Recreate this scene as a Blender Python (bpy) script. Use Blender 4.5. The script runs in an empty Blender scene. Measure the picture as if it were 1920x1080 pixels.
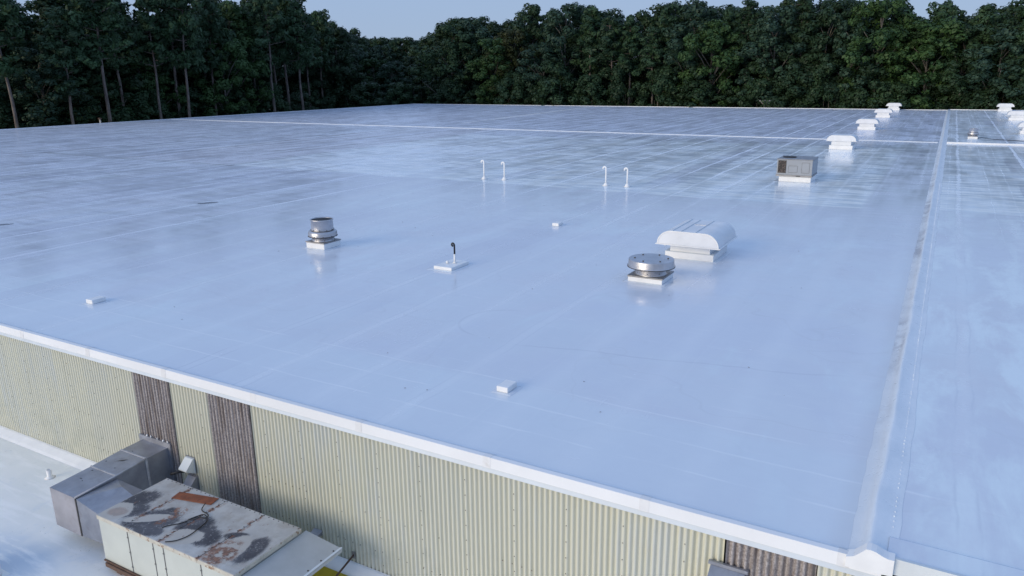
import bpy, math, random
import numpy as np
from mathutils import Matrix, Vector

random.seed(7)
scene = bpy.context.scene
col = scene.collection

# ------------------------------------------------------------------ camera
cam_data = bpy.data.cameras.new('camera')
cam_data.sensor_width = 36.0
cam_data.lens = 26.545
cam_data.clip_start = 0.1
cam_data.clip_end = 6000.0
camera = bpy.data.objects.new('camera', cam_data)
col.objects.link(camera)
_r = Vector((0.87086742, 0.49141907, -0.0098605))
_u = Vector((-0.12529603, 0.24135233, 0.96231489))
_f = Vector((-0.47527975, 0.83681321, -0.27175874))
camera.matrix_world = Matrix(((_r.x, _u.x, -_f.x, 0.0), (_r.y, _u.y, -_f.y, 0.0),
                              (_r.z, _u.z, -_f.z, 14.8), (0, 0, 0, 1)))
scene.camera = camera

# ------------------------------------------------------------------ sky and sun
SUN_EL, SUN_AZ = math.radians(10.0), math.radians(206.0)     # azimuth clockwise from +Y
world = bpy.data.worlds.new('World')
scene.world = world
world.use_nodes = True
wn = world.node_tree
wn.nodes.clear()
sky = wn.nodes.new('ShaderNodeTexSky')
sky.sky_type = 'NISHITA'
sky.sun_disc = False
sky.sun_elevation = SUN_EL
sky.sun_rotation = SUN_AZ
sky.air_density = 1.0
sky.dust_density = 0.0
sky.ozone_density = 3.0
bg = wn.nodes.new('ShaderNodeBackground')
bg.inputs['Strength'].default_value = 0.15
wo = wn.nodes.new('ShaderNodeOutputWorld')
# thin even evening cloud over the clear sky
veil = wn.nodes.new('ShaderNodeMix')
veil.data_type = 'RGBA'
veil.inputs[0].default_value = 0.97
veil.inputs[7].default_value = (1.17, 1.71, 2.78, 1.0)
# the cloud is greyer and hazier low down
tc = wn.nodes.new('ShaderNodeTexCoord')
sp = wn.nodes.new('ShaderNodeSeparateXYZ')
mr = wn.nodes.new('ShaderNodeMapRange')
mr.inputs[1].default_value, mr.inputs[2].default_value = 0.02, 0.30
haze = wn.nodes.new('ShaderNodeMix')
haze.data_type = 'RGBA'
haze.inputs[6].default_value = (1.24, 1.62, 2.28, 1.0)
haze.inputs[7].default_value = (1.17, 1.71, 2.80, 1.0)
wn.links.new(tc.outputs['Generated'], sp.inputs[0])
wn.links.new(sp.outputs[2], mr.inputs[0])
wn.links.new(mr.outputs[0], haze.inputs[0])
wn.links.new(haze.outputs[2], veil.inputs[7])
wn.links.new(sky.outputs[0], veil.inputs[6])
wn.links.new(veil.outputs[2], bg.inputs[0])
wn.links.new(bg.outputs[0], wo.inputs[0])
sun_data = bpy.data.lights.new('sun', 'SUN')
sun_data.energy = 1.5
sun_data.angle = math.radians(42)
sun_data.color = (1.0, 0.85, 0.62)
sun = bpy.data.objects.new('sun', sun_data)
col.objects.link(sun)
_d = Vector((math.sin(SUN_AZ) * math.cos(SUN_EL), math.cos(SUN_AZ) * math.cos(SUN_EL), math.sin(SUN_EL)))
sun.rotation_euler = _d.to_track_quat('Z', 'Y').to_euler()

scene.view_settings.view_transform = 'Standard'
scene.view_settings.look = 'None'
scene.view_settings.exposure = 0.90
scene.view_settings.gamma = 1.0
scene.render.engine = 'CYCLES'
scene.cycles.max_bounces = 6
scene.cycles.use_denoising = True

RZ = 8.0          # main roof level
RZ2 = 8.1         # roof beyond the expansion joint
LZ = 4.4          # lower roof level
EY = 10.69        # eave line
FARY = 157.0
LEFTX = -117.2


# ------------------------------------------------------------------ helpers
def tag(o, label=None, cat=None, group=None, kind=None):
    if label: o['label'] = label
    if cat: o['category'] = cat
    if group: o['group'] = group
    if kind: o['kind'] = kind
    return o


def empty(name, loc, label, cat, group=None, rz=0.0):
    o = bpy.data.objects.new(name, None)
    o.empty_display_size = 0.3
    o.location = loc
    o.rotation_euler = (0, 0, rz)
    col.objects.link(o)
    return tag(o, label, cat, group)


class MB:
    """collects vertices and faces of one mesh"""
    def __init__(self):
        self.v, self.f, self.s, self.mi, self.cur = [], [], [], [], 0

    def add(self, vs, fs, smooth=False):
        n = len(self.v)
        self.v.extend([tuple(p) for p in vs])
        self.f.extend([tuple(i + n for i in f) for f in fs])
        self.s.extend([smooth] * len(fs))
        self.mi.extend([self.cur] * len(fs))
        return self

    def box(self, x0, x1, y0, y1, z0, z1, top=None):
        """top: inset of the upper face (dx, dy)"""
        a, b = (top or (0, 0))
        vs = [(x0, y0, z0), (x1, y0, z0), (x1, y1, z0), (x0, y1, z0),
              (x0 + a, y0 + b, z1), (x1 - a, y0 + b, z1), (x1 - a, y1 - b, z1), (x0 + a, y1 - b, z1)]
        return self.add(vs, [(3, 2, 1, 0), (4, 5, 6, 7), (0, 1, 5, 4), (1, 2, 6, 5), (2, 3, 7, 6), (3, 0, 4, 7)])

    def rbox(self, x0, x1, y0, y1, z0, z1, r=0.01):
        """box with small chamfered edges"""
        bmv, bmf = [], []
        xs, ys, zs = (x0, x1), (y0, y1), (z0, z1)
        idx = {}
        for i in (0, 1):
            for j in (0, 1):
                for k in (0, 1):
                    sx, sy, sz = (r if i == 0 else -r), (r if j == 0 else -r), (r if k == 0 else -r)
                    for ax, p in (('x', (xs[i], ys[j] + sy, zs[k] + sz)), ('y', (xs[i] + sx, ys[j], zs[k] + sz)),
                                  ('z', (xs[i] + sx, ys[j] + sy, zs[k]))):
                        idx[(i, j, k, ax)] = len(bmv)
                        bmv.append(p)
        q = lambda *t: bmf.append(tuple(idx[a] for a in t))
        for i in (0, 1):
            s = [(i, 0, 0, 'x'), (i, 1, 0, 'x'), (i, 1, 1, 'x'), (i, 0, 1, 'x')]
            q(*(s if i else s[::-1]))
            s = [(0, i, 0, 'y'), (1, i, 0, 'y'), (1, i, 1, 'y'), (0, i, 1, 'y')]
            q(*(s[::-1] if i else s))
            s = [(0, 0, i, 'z'), (1, 0, i, 'z'), (1, 1, i, 'z'), (0, 1, i, 'z')]
            q(*(s if i else s[::-1]))
        for i in (0, 1):
            for j in (0, 1):
                s = [(i, j, 0, 'x'), (i, j, 1, 'x'), (i, j, 1, 'y'), (i, j, 0, 'y')]
                q(*s)
                s = [(i, 0, j, 'x'), (i, 1, j, 'x'), (i, 1, j, 'z'), (i, 0, j, 'z')]
                q(*s)
                s = [(0, i, j, 'y'), (1, i, j, 'y'), (1, i, j, 'z'), (0, i, j, 'z')]
                q(*s)
                for k in (0, 1):
                    q((i, j, k, 'x'), (i, j, k, 'y'), (i, j, k, 'z'))
        return self.add(bmv, bmf)

    def prism(self, pts, y0, y1, axis='y'):
        """closed outline extruded along an axis; pts are (a, z)"""
        n = len(pts)
        if axis == 'y':
            vs = [(a, y0, z) for a, z in pts] + [(a, y1, z) for a, z in pts]
        elif axis == 'x':
            vs = [(y0, a, z) for a, z in pts] + [(y1, a, z) for a, z in pts]
        else:
            vs = [(a, z, y0) for a, z in pts] + [(a, z, y1) for a, z in pts]
        fs = [tuple(range(n - 1, -1, -1)), tuple(range(n, 2 * n))]
        fs += [(i, (i + 1) % n, n + (i + 1) % n, n + i) for i in range(n)]
        return self.add(vs, fs)

    def lathe(self, prof, cx=0.0, cy=0.0, n=40, cap=True, smooth=True):
        """prof: (r, z) from bottom to top"""
        vs, fs = [], []
        for r, z in prof:
            for i in range(n):
                a = 2 * math.pi * i / n
                vs.append((cx + r * math.cos(a), cy + r * math.sin(a), z))
        for k in range(len(prof) - 1):
            for i in range(n):
                j = (i + 1) % n
                fs.append((k * n + i, k * n + j, (k + 1) * n + j, (k + 1) * n + i))
        self.add(vs, fs, smooth)
        if cap:
            m = len(self.v) - len(vs)
            self.f.append(tuple(m + i for i in range(n - 1, -1, -1)))
            self.f.append(tuple(m + (len(prof) - 1) * n + i for i in range(n)))
            self.s += [False, False]
            self.mi += [self.cur] * 2
        return self

    def tube(self, path, radii, n=8, smooth=True):
        P = [Vector(p) for p in path]
        if not hasattr(radii, '__len__'): radii = [radii] * len(P)
        vs, fs = [], []
        ref = None
        for k, p in enumerate(P):
            t = (P[min(k + 1, len(P) - 1)] - P[max(k - 1, 0)]).normalized()
            if ref is None:
                ref = t.cross(Vector((0.31, 0.91, 0.27))).normalized()
            a = (ref - t * ref.dot(t)).normalized()
            ref = a
            b = t.cross(a)
            for i in range(n):
                an = 2 * math.pi * i / n
                vs.append(p + (a * math.cos(an) + b * math.sin(an)) * radii[k])
        for k in range(len(P) - 1):
            for i in range(n):
                j = (i + 1) % n
                fs.append((k * n + i, k * n + j, (k + 1) * n + j, (k + 1) * n + i))
        m = len(self.v)
        self.add(vs, fs, smooth)
        self.f.append(tuple(m + i for i in range(n - 1, -1, -1)))
        self.f.append(tuple(m + (len(P) - 1) * n + i for i in range(n)))
        self.s += [False, False]
        self.mi += [self.cur] * 2
        return self

    def mesh(self, name, mat):
        me = bpy.data.meshes.new(name)
        me.from_pydata(self.v, [], self.f)
        me.polygons.foreach_set('use_smooth', self.s)
        me.polygons.foreach_set('material_index', self.mi)
        import bmesh
        bm = bmesh.new()
        bm.from_mesh(me)
        bmesh.ops.recalc_face_normals(bm, faces=bm.faces)
        bm.to_mesh(me)
        bm.free()
        for m in (mat if isinstance(mat, (list, tuple)) else [mat]): me.materials.append(m)
        me.update()
        return me

    def build(self, name, mat, parent=None, loc=None):
        o = bpy.data.objects.new(name, self.mesh(name, mat))
        col.objects.link(o)
        if parent is not None: o.parent = parent
        if loc is not None: o.location = loc
        return o


def sheet(name, mat, x0, x1, y0, y1, z, parent=None):
    return MB().add([(x0, y0, z), (x1, y0, z), (x1, y1, z), (x0, y1, z)], [(0, 1, 2, 3)]).build(name, mat, parent)


def copy_tree(o, parent=None):
    c = o.copy()
    col.objects.link(c)
    if parent is not None: c.parent = parent
    for ch in list(o.children):
        copy_tree(ch, c)
    return c


# ------------------------------------------------------------------ material helper
class NT:
    def __init__(self, name):
        self.m = bpy.data.materials.new(name)
        self.m.use_nodes = True
        self.t = self.m.node_tree
        self.t.nodes.clear()
        self.out = self.n('ShaderNodeOutputMaterial')
        self.bsdf = self.n('ShaderNodeBsdfPrincipled')
        self.t.links.new(self.bsdf.outputs[0], self.out.inputs[0])
        self._xyz = None

    def n(self, t): return self.t.nodes.new(t)

    def put(self, sock, val):
        if isinstance(val, bpy.types.NodeSocket): self.t.links.new(val, sock)
        elif isinstance(val, tuple) and len(val) == 3 and sock.type == 'RGBA': sock.default_value = (*val, 1)
        else: sock.default_value = val

    def set(self, **kw):
        for k, v in kw.items(): self.put(self.bsdf.inputs[k.replace('_', ' ')], v)
        return self

    def coord(self):
        if self._xyz is None:
            self._xyz = self.n('ShaderNodeTexCoord').outputs['Object']
            s = self.n('ShaderNodeSeparateXYZ')
            self.t.links.new(self._xyz, s.inputs[0])
            self.x, self.y, self.z = s.outputs
        return self._xyz

    def math(self, op, a, b=None, c=None, clamp=False):
        n = self.n('ShaderNodeMath')
        n.operation = op
        n.use_clamp = clamp
        self.put(n.inputs[0], a)
        if b is not None: self.put(n.inputs[1], b)
        if c is not None: self.put(n.inputs[2], c)
        return n.outputs[0]

    def ramp(self, v, lo, hi, a=0.0, b=1.0):
        n = self.n('ShaderNodeMapRange')
        n.interpolation_type = 'SMOOTHSTEP'
        for k, q in zip(range(5), (v, lo, hi, a, b)): self.put(n.inputs[k], q)
        return n.outputs[0]

    def band(self, v, lo, hi, soft):
        return self.math('MULTIPLY', self.ramp(v, lo - soft, lo + soft), self.ramp(v, hi - soft, hi + soft, 1.0, 0.0))

    def noise(self, scale, detail=3.0, rough=0.55, stretch=None, dist=0.0, vec=None):
        n = self.n('ShaderNodeTexNoise')
        v = vec if vec is not None else self.coord()
        if stretch:
            mp = self.n('ShaderNodeMapping')
            mp.inputs['Scale'].default_value = stretch
            self.t.links.new(v, mp.inputs[0])
            v = mp.outputs[0]
        self.t.links.new(v, n.inputs['Vector'])
        n.inputs['Scale'].default_value = scale
        n.inputs['Detail'].default_value = detail
        n.inputs['Roughness'].default_value = rough
        n.inputs['Distortion'].default_value = dist
        return n.outputs[0]

    def white(self, v):
        n = self.n('ShaderNodeTexWhiteNoise')
        n.noise_dimensions = '1D'
        self.put(n.inputs['W'], v)
        return n.outputs[0]

    def mix(self, f, a, b, mode='MIX'):
        n = self.n('ShaderNodeMix')
        n.data_type = 'RGBA'
        n.blend_type = mode
        self.put(n.inputs[0], f)
        self.put(n.inputs[6], a)
        self.put(n.inputs[7], b)
        return n.outputs[2]

    def bump(self, h, strength=0.2, dist=0.02):
        n = self.n('ShaderNodeBump')
        n.inputs['Strength'].default_value = strength
        n.inputs['Distance'].default_value = dist
        self.put(n.inputs['Height'], h)
        self.t.links.new(n.outputs[0], self.bsdf.inputs['Normal'])
        return self


def simple(name, c, rough=0.5, metal=0.0, var=0.12, scale=3.0, dirt=None, dirt_at=(0.58, 0.75), bump=0.0, spec=0.5):
    t = NT(name)
    t.coord()
    n1 = t.noise(scale, 5.0, 0.6)
    cc = t.mix(t.ramp(n1, 0.3, 0.7), tuple(v * (1 - var) for v in c), tuple(min(1, v * (1 + var * 0.6)) for v in c))
    if dirt:
        cc = t.mix(t.ramp(t.noise(scale * 1.7, 6.0, 0.65), *dirt_at), cc, dirt)
    t.set(Base_Color=cc, Roughness=t.ramp(n1, 0.2, 0.8, rough * 0.85, min(1, rough * 1.15)), Metallic=metal)
    t.bsdf.inputs['Specular IOR Level'].default_value = spec
    if bump: t.bump(t.noise(scale * 8, 4.0), bump, 0.01)
    return t.m


# ------------------------------------------------------------------ materials
def roof_material(name, right=False):
    t = NT(name)
    v = t.coord()
    x, y = t.x, t.y
    wob = t.math('MULTIPLY', t.math('SUBTRACT', t.noise(0.3, 4.0, 0.6), 0.5), 0.36)
    big = t.noise(0.07, 4.0, 0.6)
    mid = t.noise(0.45, 5.0, 0.62)
    fine = t.noise(2.6, 5.0, 0.65)
    brush = t.noise(1.1, 4.0, 0.6, (0.35, 2.2, 1.0))
    # membrane rolls running away from the eave
    def seams(pitch, width, off):
        u = t.math('DIVIDE', t.math('ADD', t.math('ADD', x, wob), off), pitch)
        d = t.math('MULTIPLY', t.math('ABSOLUTE', t.math('SUBTRACT', t.math('FRACT', u), 0.5)), pitch)
        k = t.white(t.math('FLOOR', u))
        line = t.ramp(d, width * 0.1, width, 1.0, 0.0)
        patchy = t.ramp(t.noise(0.3, 4.0, 0.6, (1.0, 0.35, 1.0)), 0.36, 0.62)
        return t.math('MULTIPLY', t.math('MULTIPLY', line, t.ramp(k, 0.2, 0.9, 0.2, 1.0)), t.math('ADD', t.math('MULTIPLY', patchy, 0.7), 0.3)), d, k
    s1, d1, k1 = seams(2.06, 0.17, 0.0)
    s2, d2, k2 = seams(1.03, 0.05, 0.0)
    seam = t.math('MULTIPLY', t.math('MAXIMUM', s1, t.math('MULTIPLY', s2, 0.35)), t.math('MAXIMUM', t.ramp(y, 22.0, 55.0, 0.4, 1.0), t.ramp(x, -16.0, -30.0, 0.0, 0.95)))
    lap_spread = t.ramp(d1, 0.12, 0.5, 0.35, 0.0)      # coating worked out on both sides of a lap
    # laps parallel to the eave
    wy = t.math('ADD', y, t.math('MULTIPLY', t.math('SUBTRACT', t.noise(0.25, 3.0), 0.5), 0.35))
    lap = None
    for yy in ((11.95, 13.0, 14.0) if not right else (12.9,)):
        b = t.ramp(t.math('ABSOLUTE', t.math('SUBTRACT', wy, yy)), 0.005, 0.055, 1.0, 0.0)
        lap = b if lap is None else t.math('MAXIMUM', lap, b)
    lap = t.math('MULTIPLY', lap, t.ramp(t.noise(0.9, 3.0), 0.35, 0.6))
    # colours of the coating
    base = t.mix(t.ramp(big, 0.3, 0.7), (0.645, 0.695, 0.77), (0.70, 0.75, 0.81))
    base = t.mix(t.ramp(mid, 0.35, 0.75, 0.0, 0.55), base, (0.69, 0.705, 0.78))
    base = t.mix(t.ramp(t.noise(0.13, 4.0, 0.6, (1.0, 0.7, 1.0), 0.8), 0.46, 0.62, 0.0, 0.7), base, (0.655, 0.695, 0.785))
    base = t.mix(t.ramp(t.noise(0.22, 5.0, 0.65, (1.6, 0.5, 1.0), 0.6), 0.52, 0.66, 0.0, 0.8), base, (0.71, 0.785, 0.845))
    base = t.mix(t.ramp(t.noise(3.0, 5.0, 0.7, (0.25, 1.6, 1.0)), 0.55, 0.75, 0.0, 0.35), base, (0.84, 0.87, 0.91))
    dirt = t.ramp(t.noise(0.16, 5.0, 0.62, None, 0.4), 0.52, 0.72)
    left = t.math('MULTIPLY', t.ramp(x, -20.0, -45.0), t.ramp(t.noise(0.55, 5.0, 0.65, (1.5, 0.14, 1.0), 0.3), 0.44, 0.60))
    base = t.mix(t.math('MULTIPLY', left, 0.75), base, (0.58, 0.625, 0.73))
    base = t.mix(t.math('MULTIPLY', dirt, 0.5), base, (0.66, 0.67, 0.725))
    pond = t.ramp(t.math('ABSOLUTE', t.math('SUBTRACT', t.noise(0.24, 3.0, 0.5, None, 0.3), 0.54)), 0.0, 0.010, 1.0, 0.0)
    base = t.mix(t.math('MULTIPLY', pond, t.math('MULTIPLY', mid, 0.4)), base, (0.57, 0.59, 0.64))
    if not right:
        fresh = t.math('MULTIPLY', t.band(x, -50.0, -3.3, 0.25), t.band(t.math('ADD', y, t.math('MULTIPLY', wob, 3.0)), 42.3, 77.6, 0.25))
        old = t.math('MULTIPLY', t.band(x, -64.5, -50.0, 0.2), t.band(y, 42.0, 85.0, 0.3))
        base = t.mix(t.math('MULTIPLY', old, 0.75), base, (0.68, 0.68, 0.73))
        far = t.ramp(y, 85.4, 85.8)
        base = t.mix(t.math('MULTIPLY', far, 0.6), base, (0.62, 0.66, 0.78))  # darker, bluer far field: tree reflection partly put into the colour
        eave = t.ramp(wy, 13.6, 14.1, 0.55, 0.0)
        base = t.mix(eave, base, (0.70, 0.775, 0.84))
        # faint tyre and foot marks
        r = t.math('SQRT', t.math('ADD', t.math('POWER', t.math('ADD', x, 10.3), 2.0), t.math('POWER', t.math('SUBTRACT', y, 17.6), 2.0)))
        arc = t.math('MULTIPLY', t.ramp(t.math('ABSOLUTE', t.math('SUBTRACT', r, 1.25)), 0.015, 0.06, 1.0, 0.0), t.ramp(x, -10.2, -10.9))
        base = t.mix(t.math('MULTIPLY', arc, 0.35), base, (0.50, 0.53, 0.60))
        d3 = t.math('ABSOLUTE', t.math('SUBTRACT', t.math('ADD', y, t.math('MULTIPLY', wob, 2.0)), t.math('ADD', t.math('MULTIPLY', x, 0.22), 18.2)))
        trk = t.math('MULTIPLY', t.ramp(d3, 0.02, 0.07, 1.0, 0.0), t.band(x, -9.0, -1.6, 0.5))
        base = t.mix(t.math('MULTIPLY', trk, 0.3), base, (0.50, 0.53, 0.62))
        # dirt gathered against the raised joint
        w = t.ramp(y, 10.0, 60.0, 0.62, 0.25)
        gy = t.math('MULTIPLY', t.ramp(t.math('ADD', x, t.math('MULTIPLY', t.math('SUBTRACT', mid, 0.5), 0.5)), -0.9, -0.5), t.ramp(y, 55.0, 30.0))
        base = t.mix(t.math('MULTIPLY', gy, 0.35), base, (0.62, 0.63, 0.65))
    else:
        fresh = t.ramp(y, 42.6, 43.1)
        base = t.mix(t.ramp(t.noise(0.55, 5.0, 0.65, (1.6, 0.5, 1.0), 0.25), 0.44, 0.66), base, (0.78, 0.86, 0.90))
    base = t.mix(t.math('MULTIPLY', fresh, 0.95), base, t.mix(t.ramp(brush, 0.40, 0.58), (0.73, 0.82, 0.90), (0.96, 1.0, 1.0)))
    base = t.mix(t.math('MULTIPLY', lap_spread, 0.5), base, (0.79, 0.84, 0.89))
    base = t.mix(t.math('MULTIPLY', seam, t.ramp(y, 35.0, 75.0, 0.6, 1.0)), base, (0.90, 0.93, 0.96))
    edge = t.math('MULTIPLY', t.band(d1, 0.13, 0.17, 0.02), t.ramp(k1, 0.3, 0.9))
    base = t.mix(t.math('MULTIPLY', edge, t.ramp(t.noise(0.5, 4.0, 0.65), 0.42, 0.6, 0.1, 0.6)), base, (0.52, 0.57, 0.66))
    roll = t.math('MULTIPLY', t.ramp(k1, 0.55, 0.95), t.ramp(t.noise(0.1, 3.0, 0.6), 0.4, 0.6))
    base = t.mix(t.math('MULTIPLY', roll, 0.6), base, (0.60, 0.635, 0.73))
    base = t.mix(t.math('MULTIPLY', lap, 0.42), base, (0.86, 0.90, 0.94))
    specks = t.ramp(t.noise(14.0, 2.0, 0.5), 0.80, 0.84)
    base = t.mix(t.math('MULTIPLY', specks, 0.5), base, (0.35, 0.36, 0.38))
    base = t.mix(t.ramp(fine, 0.3, 0.8, 0.0, 0.10), base, (0.55, 0.60, 0.70))
    rolln = t.noise(0.6, 4.0, 0.6, (1.5, 0.16, 1.0))
    rg = t.ramp(t.math('ADD', t.math('ADD', t.math('MULTIPLY', mid, 0.35), t.math('MULTIPLY', rolln, 0.35)), t.math('MULTIPLY', brush, 0.3)), 0.36, 0.64, 0.08, 0.28)
    rg = t.math('ADD', rg, t.math('MULTIPLY', seam, 0.25))
    t.set(Base_Color=base, Roughness=rg)
    # the older coating to the left and beyond the seam is duller, its colour lifted blue against the dark tree reflection
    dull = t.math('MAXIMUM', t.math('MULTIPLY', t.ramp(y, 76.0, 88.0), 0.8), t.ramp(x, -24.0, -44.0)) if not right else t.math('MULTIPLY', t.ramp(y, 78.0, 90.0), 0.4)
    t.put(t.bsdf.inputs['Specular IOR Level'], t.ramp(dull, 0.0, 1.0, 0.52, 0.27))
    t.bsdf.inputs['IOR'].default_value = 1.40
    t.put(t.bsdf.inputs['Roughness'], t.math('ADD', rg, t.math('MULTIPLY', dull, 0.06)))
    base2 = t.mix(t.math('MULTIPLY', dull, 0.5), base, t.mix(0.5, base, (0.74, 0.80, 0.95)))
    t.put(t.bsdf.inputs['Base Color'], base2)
    h = t.math('ADD', t.math('MULTIPLY', seam, 0.25), t.math('MULTIPLY', brush, 0.5))
    h = t.math('ADD', h, t.math('MULTIPLY', lap, 0.4))
    h = t.math('ADD', h, t.math('MULTIPLY', fine, 0.12))
    t.bump(h, 0.16, 0.02)
    return t.m


M = {}
M['roof'] = roof_material('white_roof_coating')
M['roof_right'] = roof_material('white_roof_coating_fresh', True)
M['white'] = simple('white_paint', (0.83, 0.835, 0.84), 0.38, var=0.05, scale=2.0, dirt=(0.62, 0.62, 0.63), dirt_at=(0.62, 0.85))
M['white_old'] = simple('white_hood_paint', (0.755, 0.775, 0.805), 0.42, var=0.07, scale=1.2, dirt=(0.60, 0.60, 0.62), dirt_at=(0.62, 0.85))
M['fascia'] = simple('fascia_white', (0.80, 0.81, 0.83), 0.42, var=0.04, scale=0.6, dirt=(0.66, 0.65, 0.62), dirt_at=(0.66, 0.9))
M['fascia_joint'] = simple('fascia_joint_white', (0.74, 0.745, 0.76), 0.5, var=0.08, scale=2.0, dirt=(0.58, 0.56, 0.53), dirt_at=(0.55, 0.8))
M['drip'] = simple('drip_metal', (0.62, 0.67, 0.71), 0.45, var=0.06, scale=1.5)
M['fascia_grey'] = simple('fascia_pale_grey', (0.66, 0.70, 0.72), 0.45, var=0.05, scale=1.0)
M['alu'] = simple('mill_aluminium', (0.52, 0.52, 0.55), 0.36, 0.75, 0.14, 2.5, dirt=(0.30, 0.29, 0.28), dirt_at=(0.62, 0.85))
M['alu_dark'] = simple('weathered_aluminium', (0.30, 0.30, 0.31), 0.5, 0.5, 0.2, 4.0)
M['galv'] = simple('galvanised_steel', (0.34, 0.355, 0.40), 0.42, 0.55, 0.18, 2.2, dirt=(0.24, 0.23, 0.25), dirt_at=(0.55, 0.8))
M['galv_front'] = simple('galvanised_steel_dull', (0.36, 0.36, 0.40), 0.6, 0.25, 0.18, 1.5, dirt=(0.27, 0.24, 0.25), dirt_at=(0.5, 0.8))
M['sealant'] = simple('grey_sealant', (0.42, 0.43, 0.46), 0.7, var=0.2, scale=9.0)
M['black'] = simple('black_rubber', (0.02, 0.02, 0.022), 0.55, var=0.2)
M['dark'] = simple('dark_opening', (0.025, 0.025, 0.028), 0.8, var=0.2)
M['bolt'] = simple('dark_bolt', (0.06, 0.055, 0.05), 0.6, var=0.2)
M['screw'] = simple('wall_screw', (0.28, 0.26, 0.22), 0.6, var=0.2)
M['hvac_grey'] = simple('unit_grey_paint', (0.31, 0.335, 0.37), 0.5, var=0.06, scale=2.0)
M['hvac_line'] = simple('panel_gap', (0.15, 0.15, 0.15), 0.7)
M['coil'] = simple('dirty_coil', (0.05, 0.043, 0.04), 0.8, var=0.75, scale=9.0, dirt=(0.17, 0.13, 0.115), dirt_at=(0.5, 0.62))
M['rust'] = simple('rusty_steel', (0.26, 0.085, 0.04), 0.8, var=0.3, scale=6.0, dirt=(0.15, 0.05, 0.03), dirt_at=(0.55, 0.7))
M['rust_pipe'] = simple('rusty_pipe', (0.12, 0.07, 0.05), 0.75, var=0.3, scale=6.0)
M['yellow'] = simple('yellow_board_paint', (0.42, 0.33, 0.015), 0.6, var=0.12, scale=5.0)
M['beige'] = simple('bare_board', (0.60, 0.54, 0.48), 0.7, var=0.12, scale=5.0)
M['pole'] = simple('grey_pole_metal', (0.32, 0.31, 0.31), 0.5, 0.2)
M['stain'] = simple('dark_water_stain', (0.17, 0.185, 0.22), 0.45, var=0.3, scale=6.0)


def wall_material():
    t = NT('cream_corrugated_siding')
    t.coord()
    x, z = t.x, t.z
    k = t.white(t.math('FLOOR', t.math('DIVIDE', x, 1.07)))
    k2 = t.white(t.math('FLOOR', t.math('DIVIDE', x, 0.107)))
    c = t.mix(t.ramp(k, 0.1, 0.9), (0.63, 0.622, 0.51), (0.61, 0.608, 0.515))
    bl = t.noise(0.5, 4.0, 0.6, (1.0, 1.0, 0.45))
    c = t.mix(t.math('MULTIPLY', t.ramp(t.math('ADD', bl, t.math('MULTIPLY', k2, 0.12)), 0.56, 0.76), 0.6), c, (0.57, 0.60, 0.59))
    low = t.ramp(z, 6.4, 4.6)
    grime = t.math('MULTIPLY', low, t.ramp(t.noise(1.6, 6.0, 0.7), 0.45, 0.75))
    c = t.mix(t.math('MULTIPLY', grime, 0.5), c, (0.33, 0.36, 0.31))
    stk = t.noise(3.0, 3.0, 0.6, (3.0, 1.0, 0.12))
    c = t.mix(t.ramp(stk, 0.5, 0.8, 0.0, 0.28), c, (0.36, 0.37, 0.30))
    t.set(Base_Color=c, Roughness=0.5)
    return t.m


def weathered_material():
    t = NT('weathered_brown_siding')
    t.coord()
    n = t.noise(26.0, 4.0, 0.75)
    s = t.noise(4.0, 3.0, 0.6, (2.5, 1.0, 0.15))
    c = t.mix(t.ramp(n, 0.35, 0.65), (0.23, 0.205, 0.20), (0.47, 0.43, 0.42))
    c = t.mix(t.ramp(s, 0.48, 0.66, 0.0, 0.75), c, (0.17, 0.13, 0.11))
    c = t.mix(t.ramp(t.noise(5.0, 3.0, 0.6, (3.0, 1.0, 0.1)), 0.55, 0.7, 0.0, 0.5), c, (0.50, 0.47, 0.46))
    t.set(Base_Color=c, Roughness=0.9)
    t.bump(n, 0.3, 0.01)
    return t.m


def joint_material():
    t = NT('raised_joint_coating')
    t.coord()
    x, y = t.x, t.y
    n = t.noise(2.0, 5.0, 0.65, (1.0, 0.5, 1.0))
    n2 = t.noise(5.0, 5.0, 0.7)
    c = t.mix(t.ramp(n, 0.35, 0.7), (0.72, 0.77, 0.82), (0.80, 0.84, 0.88))
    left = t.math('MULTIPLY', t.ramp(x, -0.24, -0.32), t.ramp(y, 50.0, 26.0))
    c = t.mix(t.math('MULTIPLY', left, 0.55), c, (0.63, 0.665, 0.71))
    dk = t.math('MULTIPLY', t.ramp(x, -0.22, -0.30), t.math('MULTIPLY', t.ramp(t.noise(0.22, 4.0, 0.6), 0.40, 0.60), t.ramp(t.noise(2.2, 6.0, 0.75, (1.0, 0.5, 1.0)), 0.36, 0.56)))  # ragged shadow marks painted dark along the left flank
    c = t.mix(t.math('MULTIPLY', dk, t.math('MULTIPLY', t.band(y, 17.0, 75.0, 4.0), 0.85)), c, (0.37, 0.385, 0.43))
    t.set(Base_Color=c, Roughness=t.ramp(n2, 0.3, 0.7, 0.25, 0.5))
    t.bump(n2, 0.25, 0.02)
    return t.m


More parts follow.
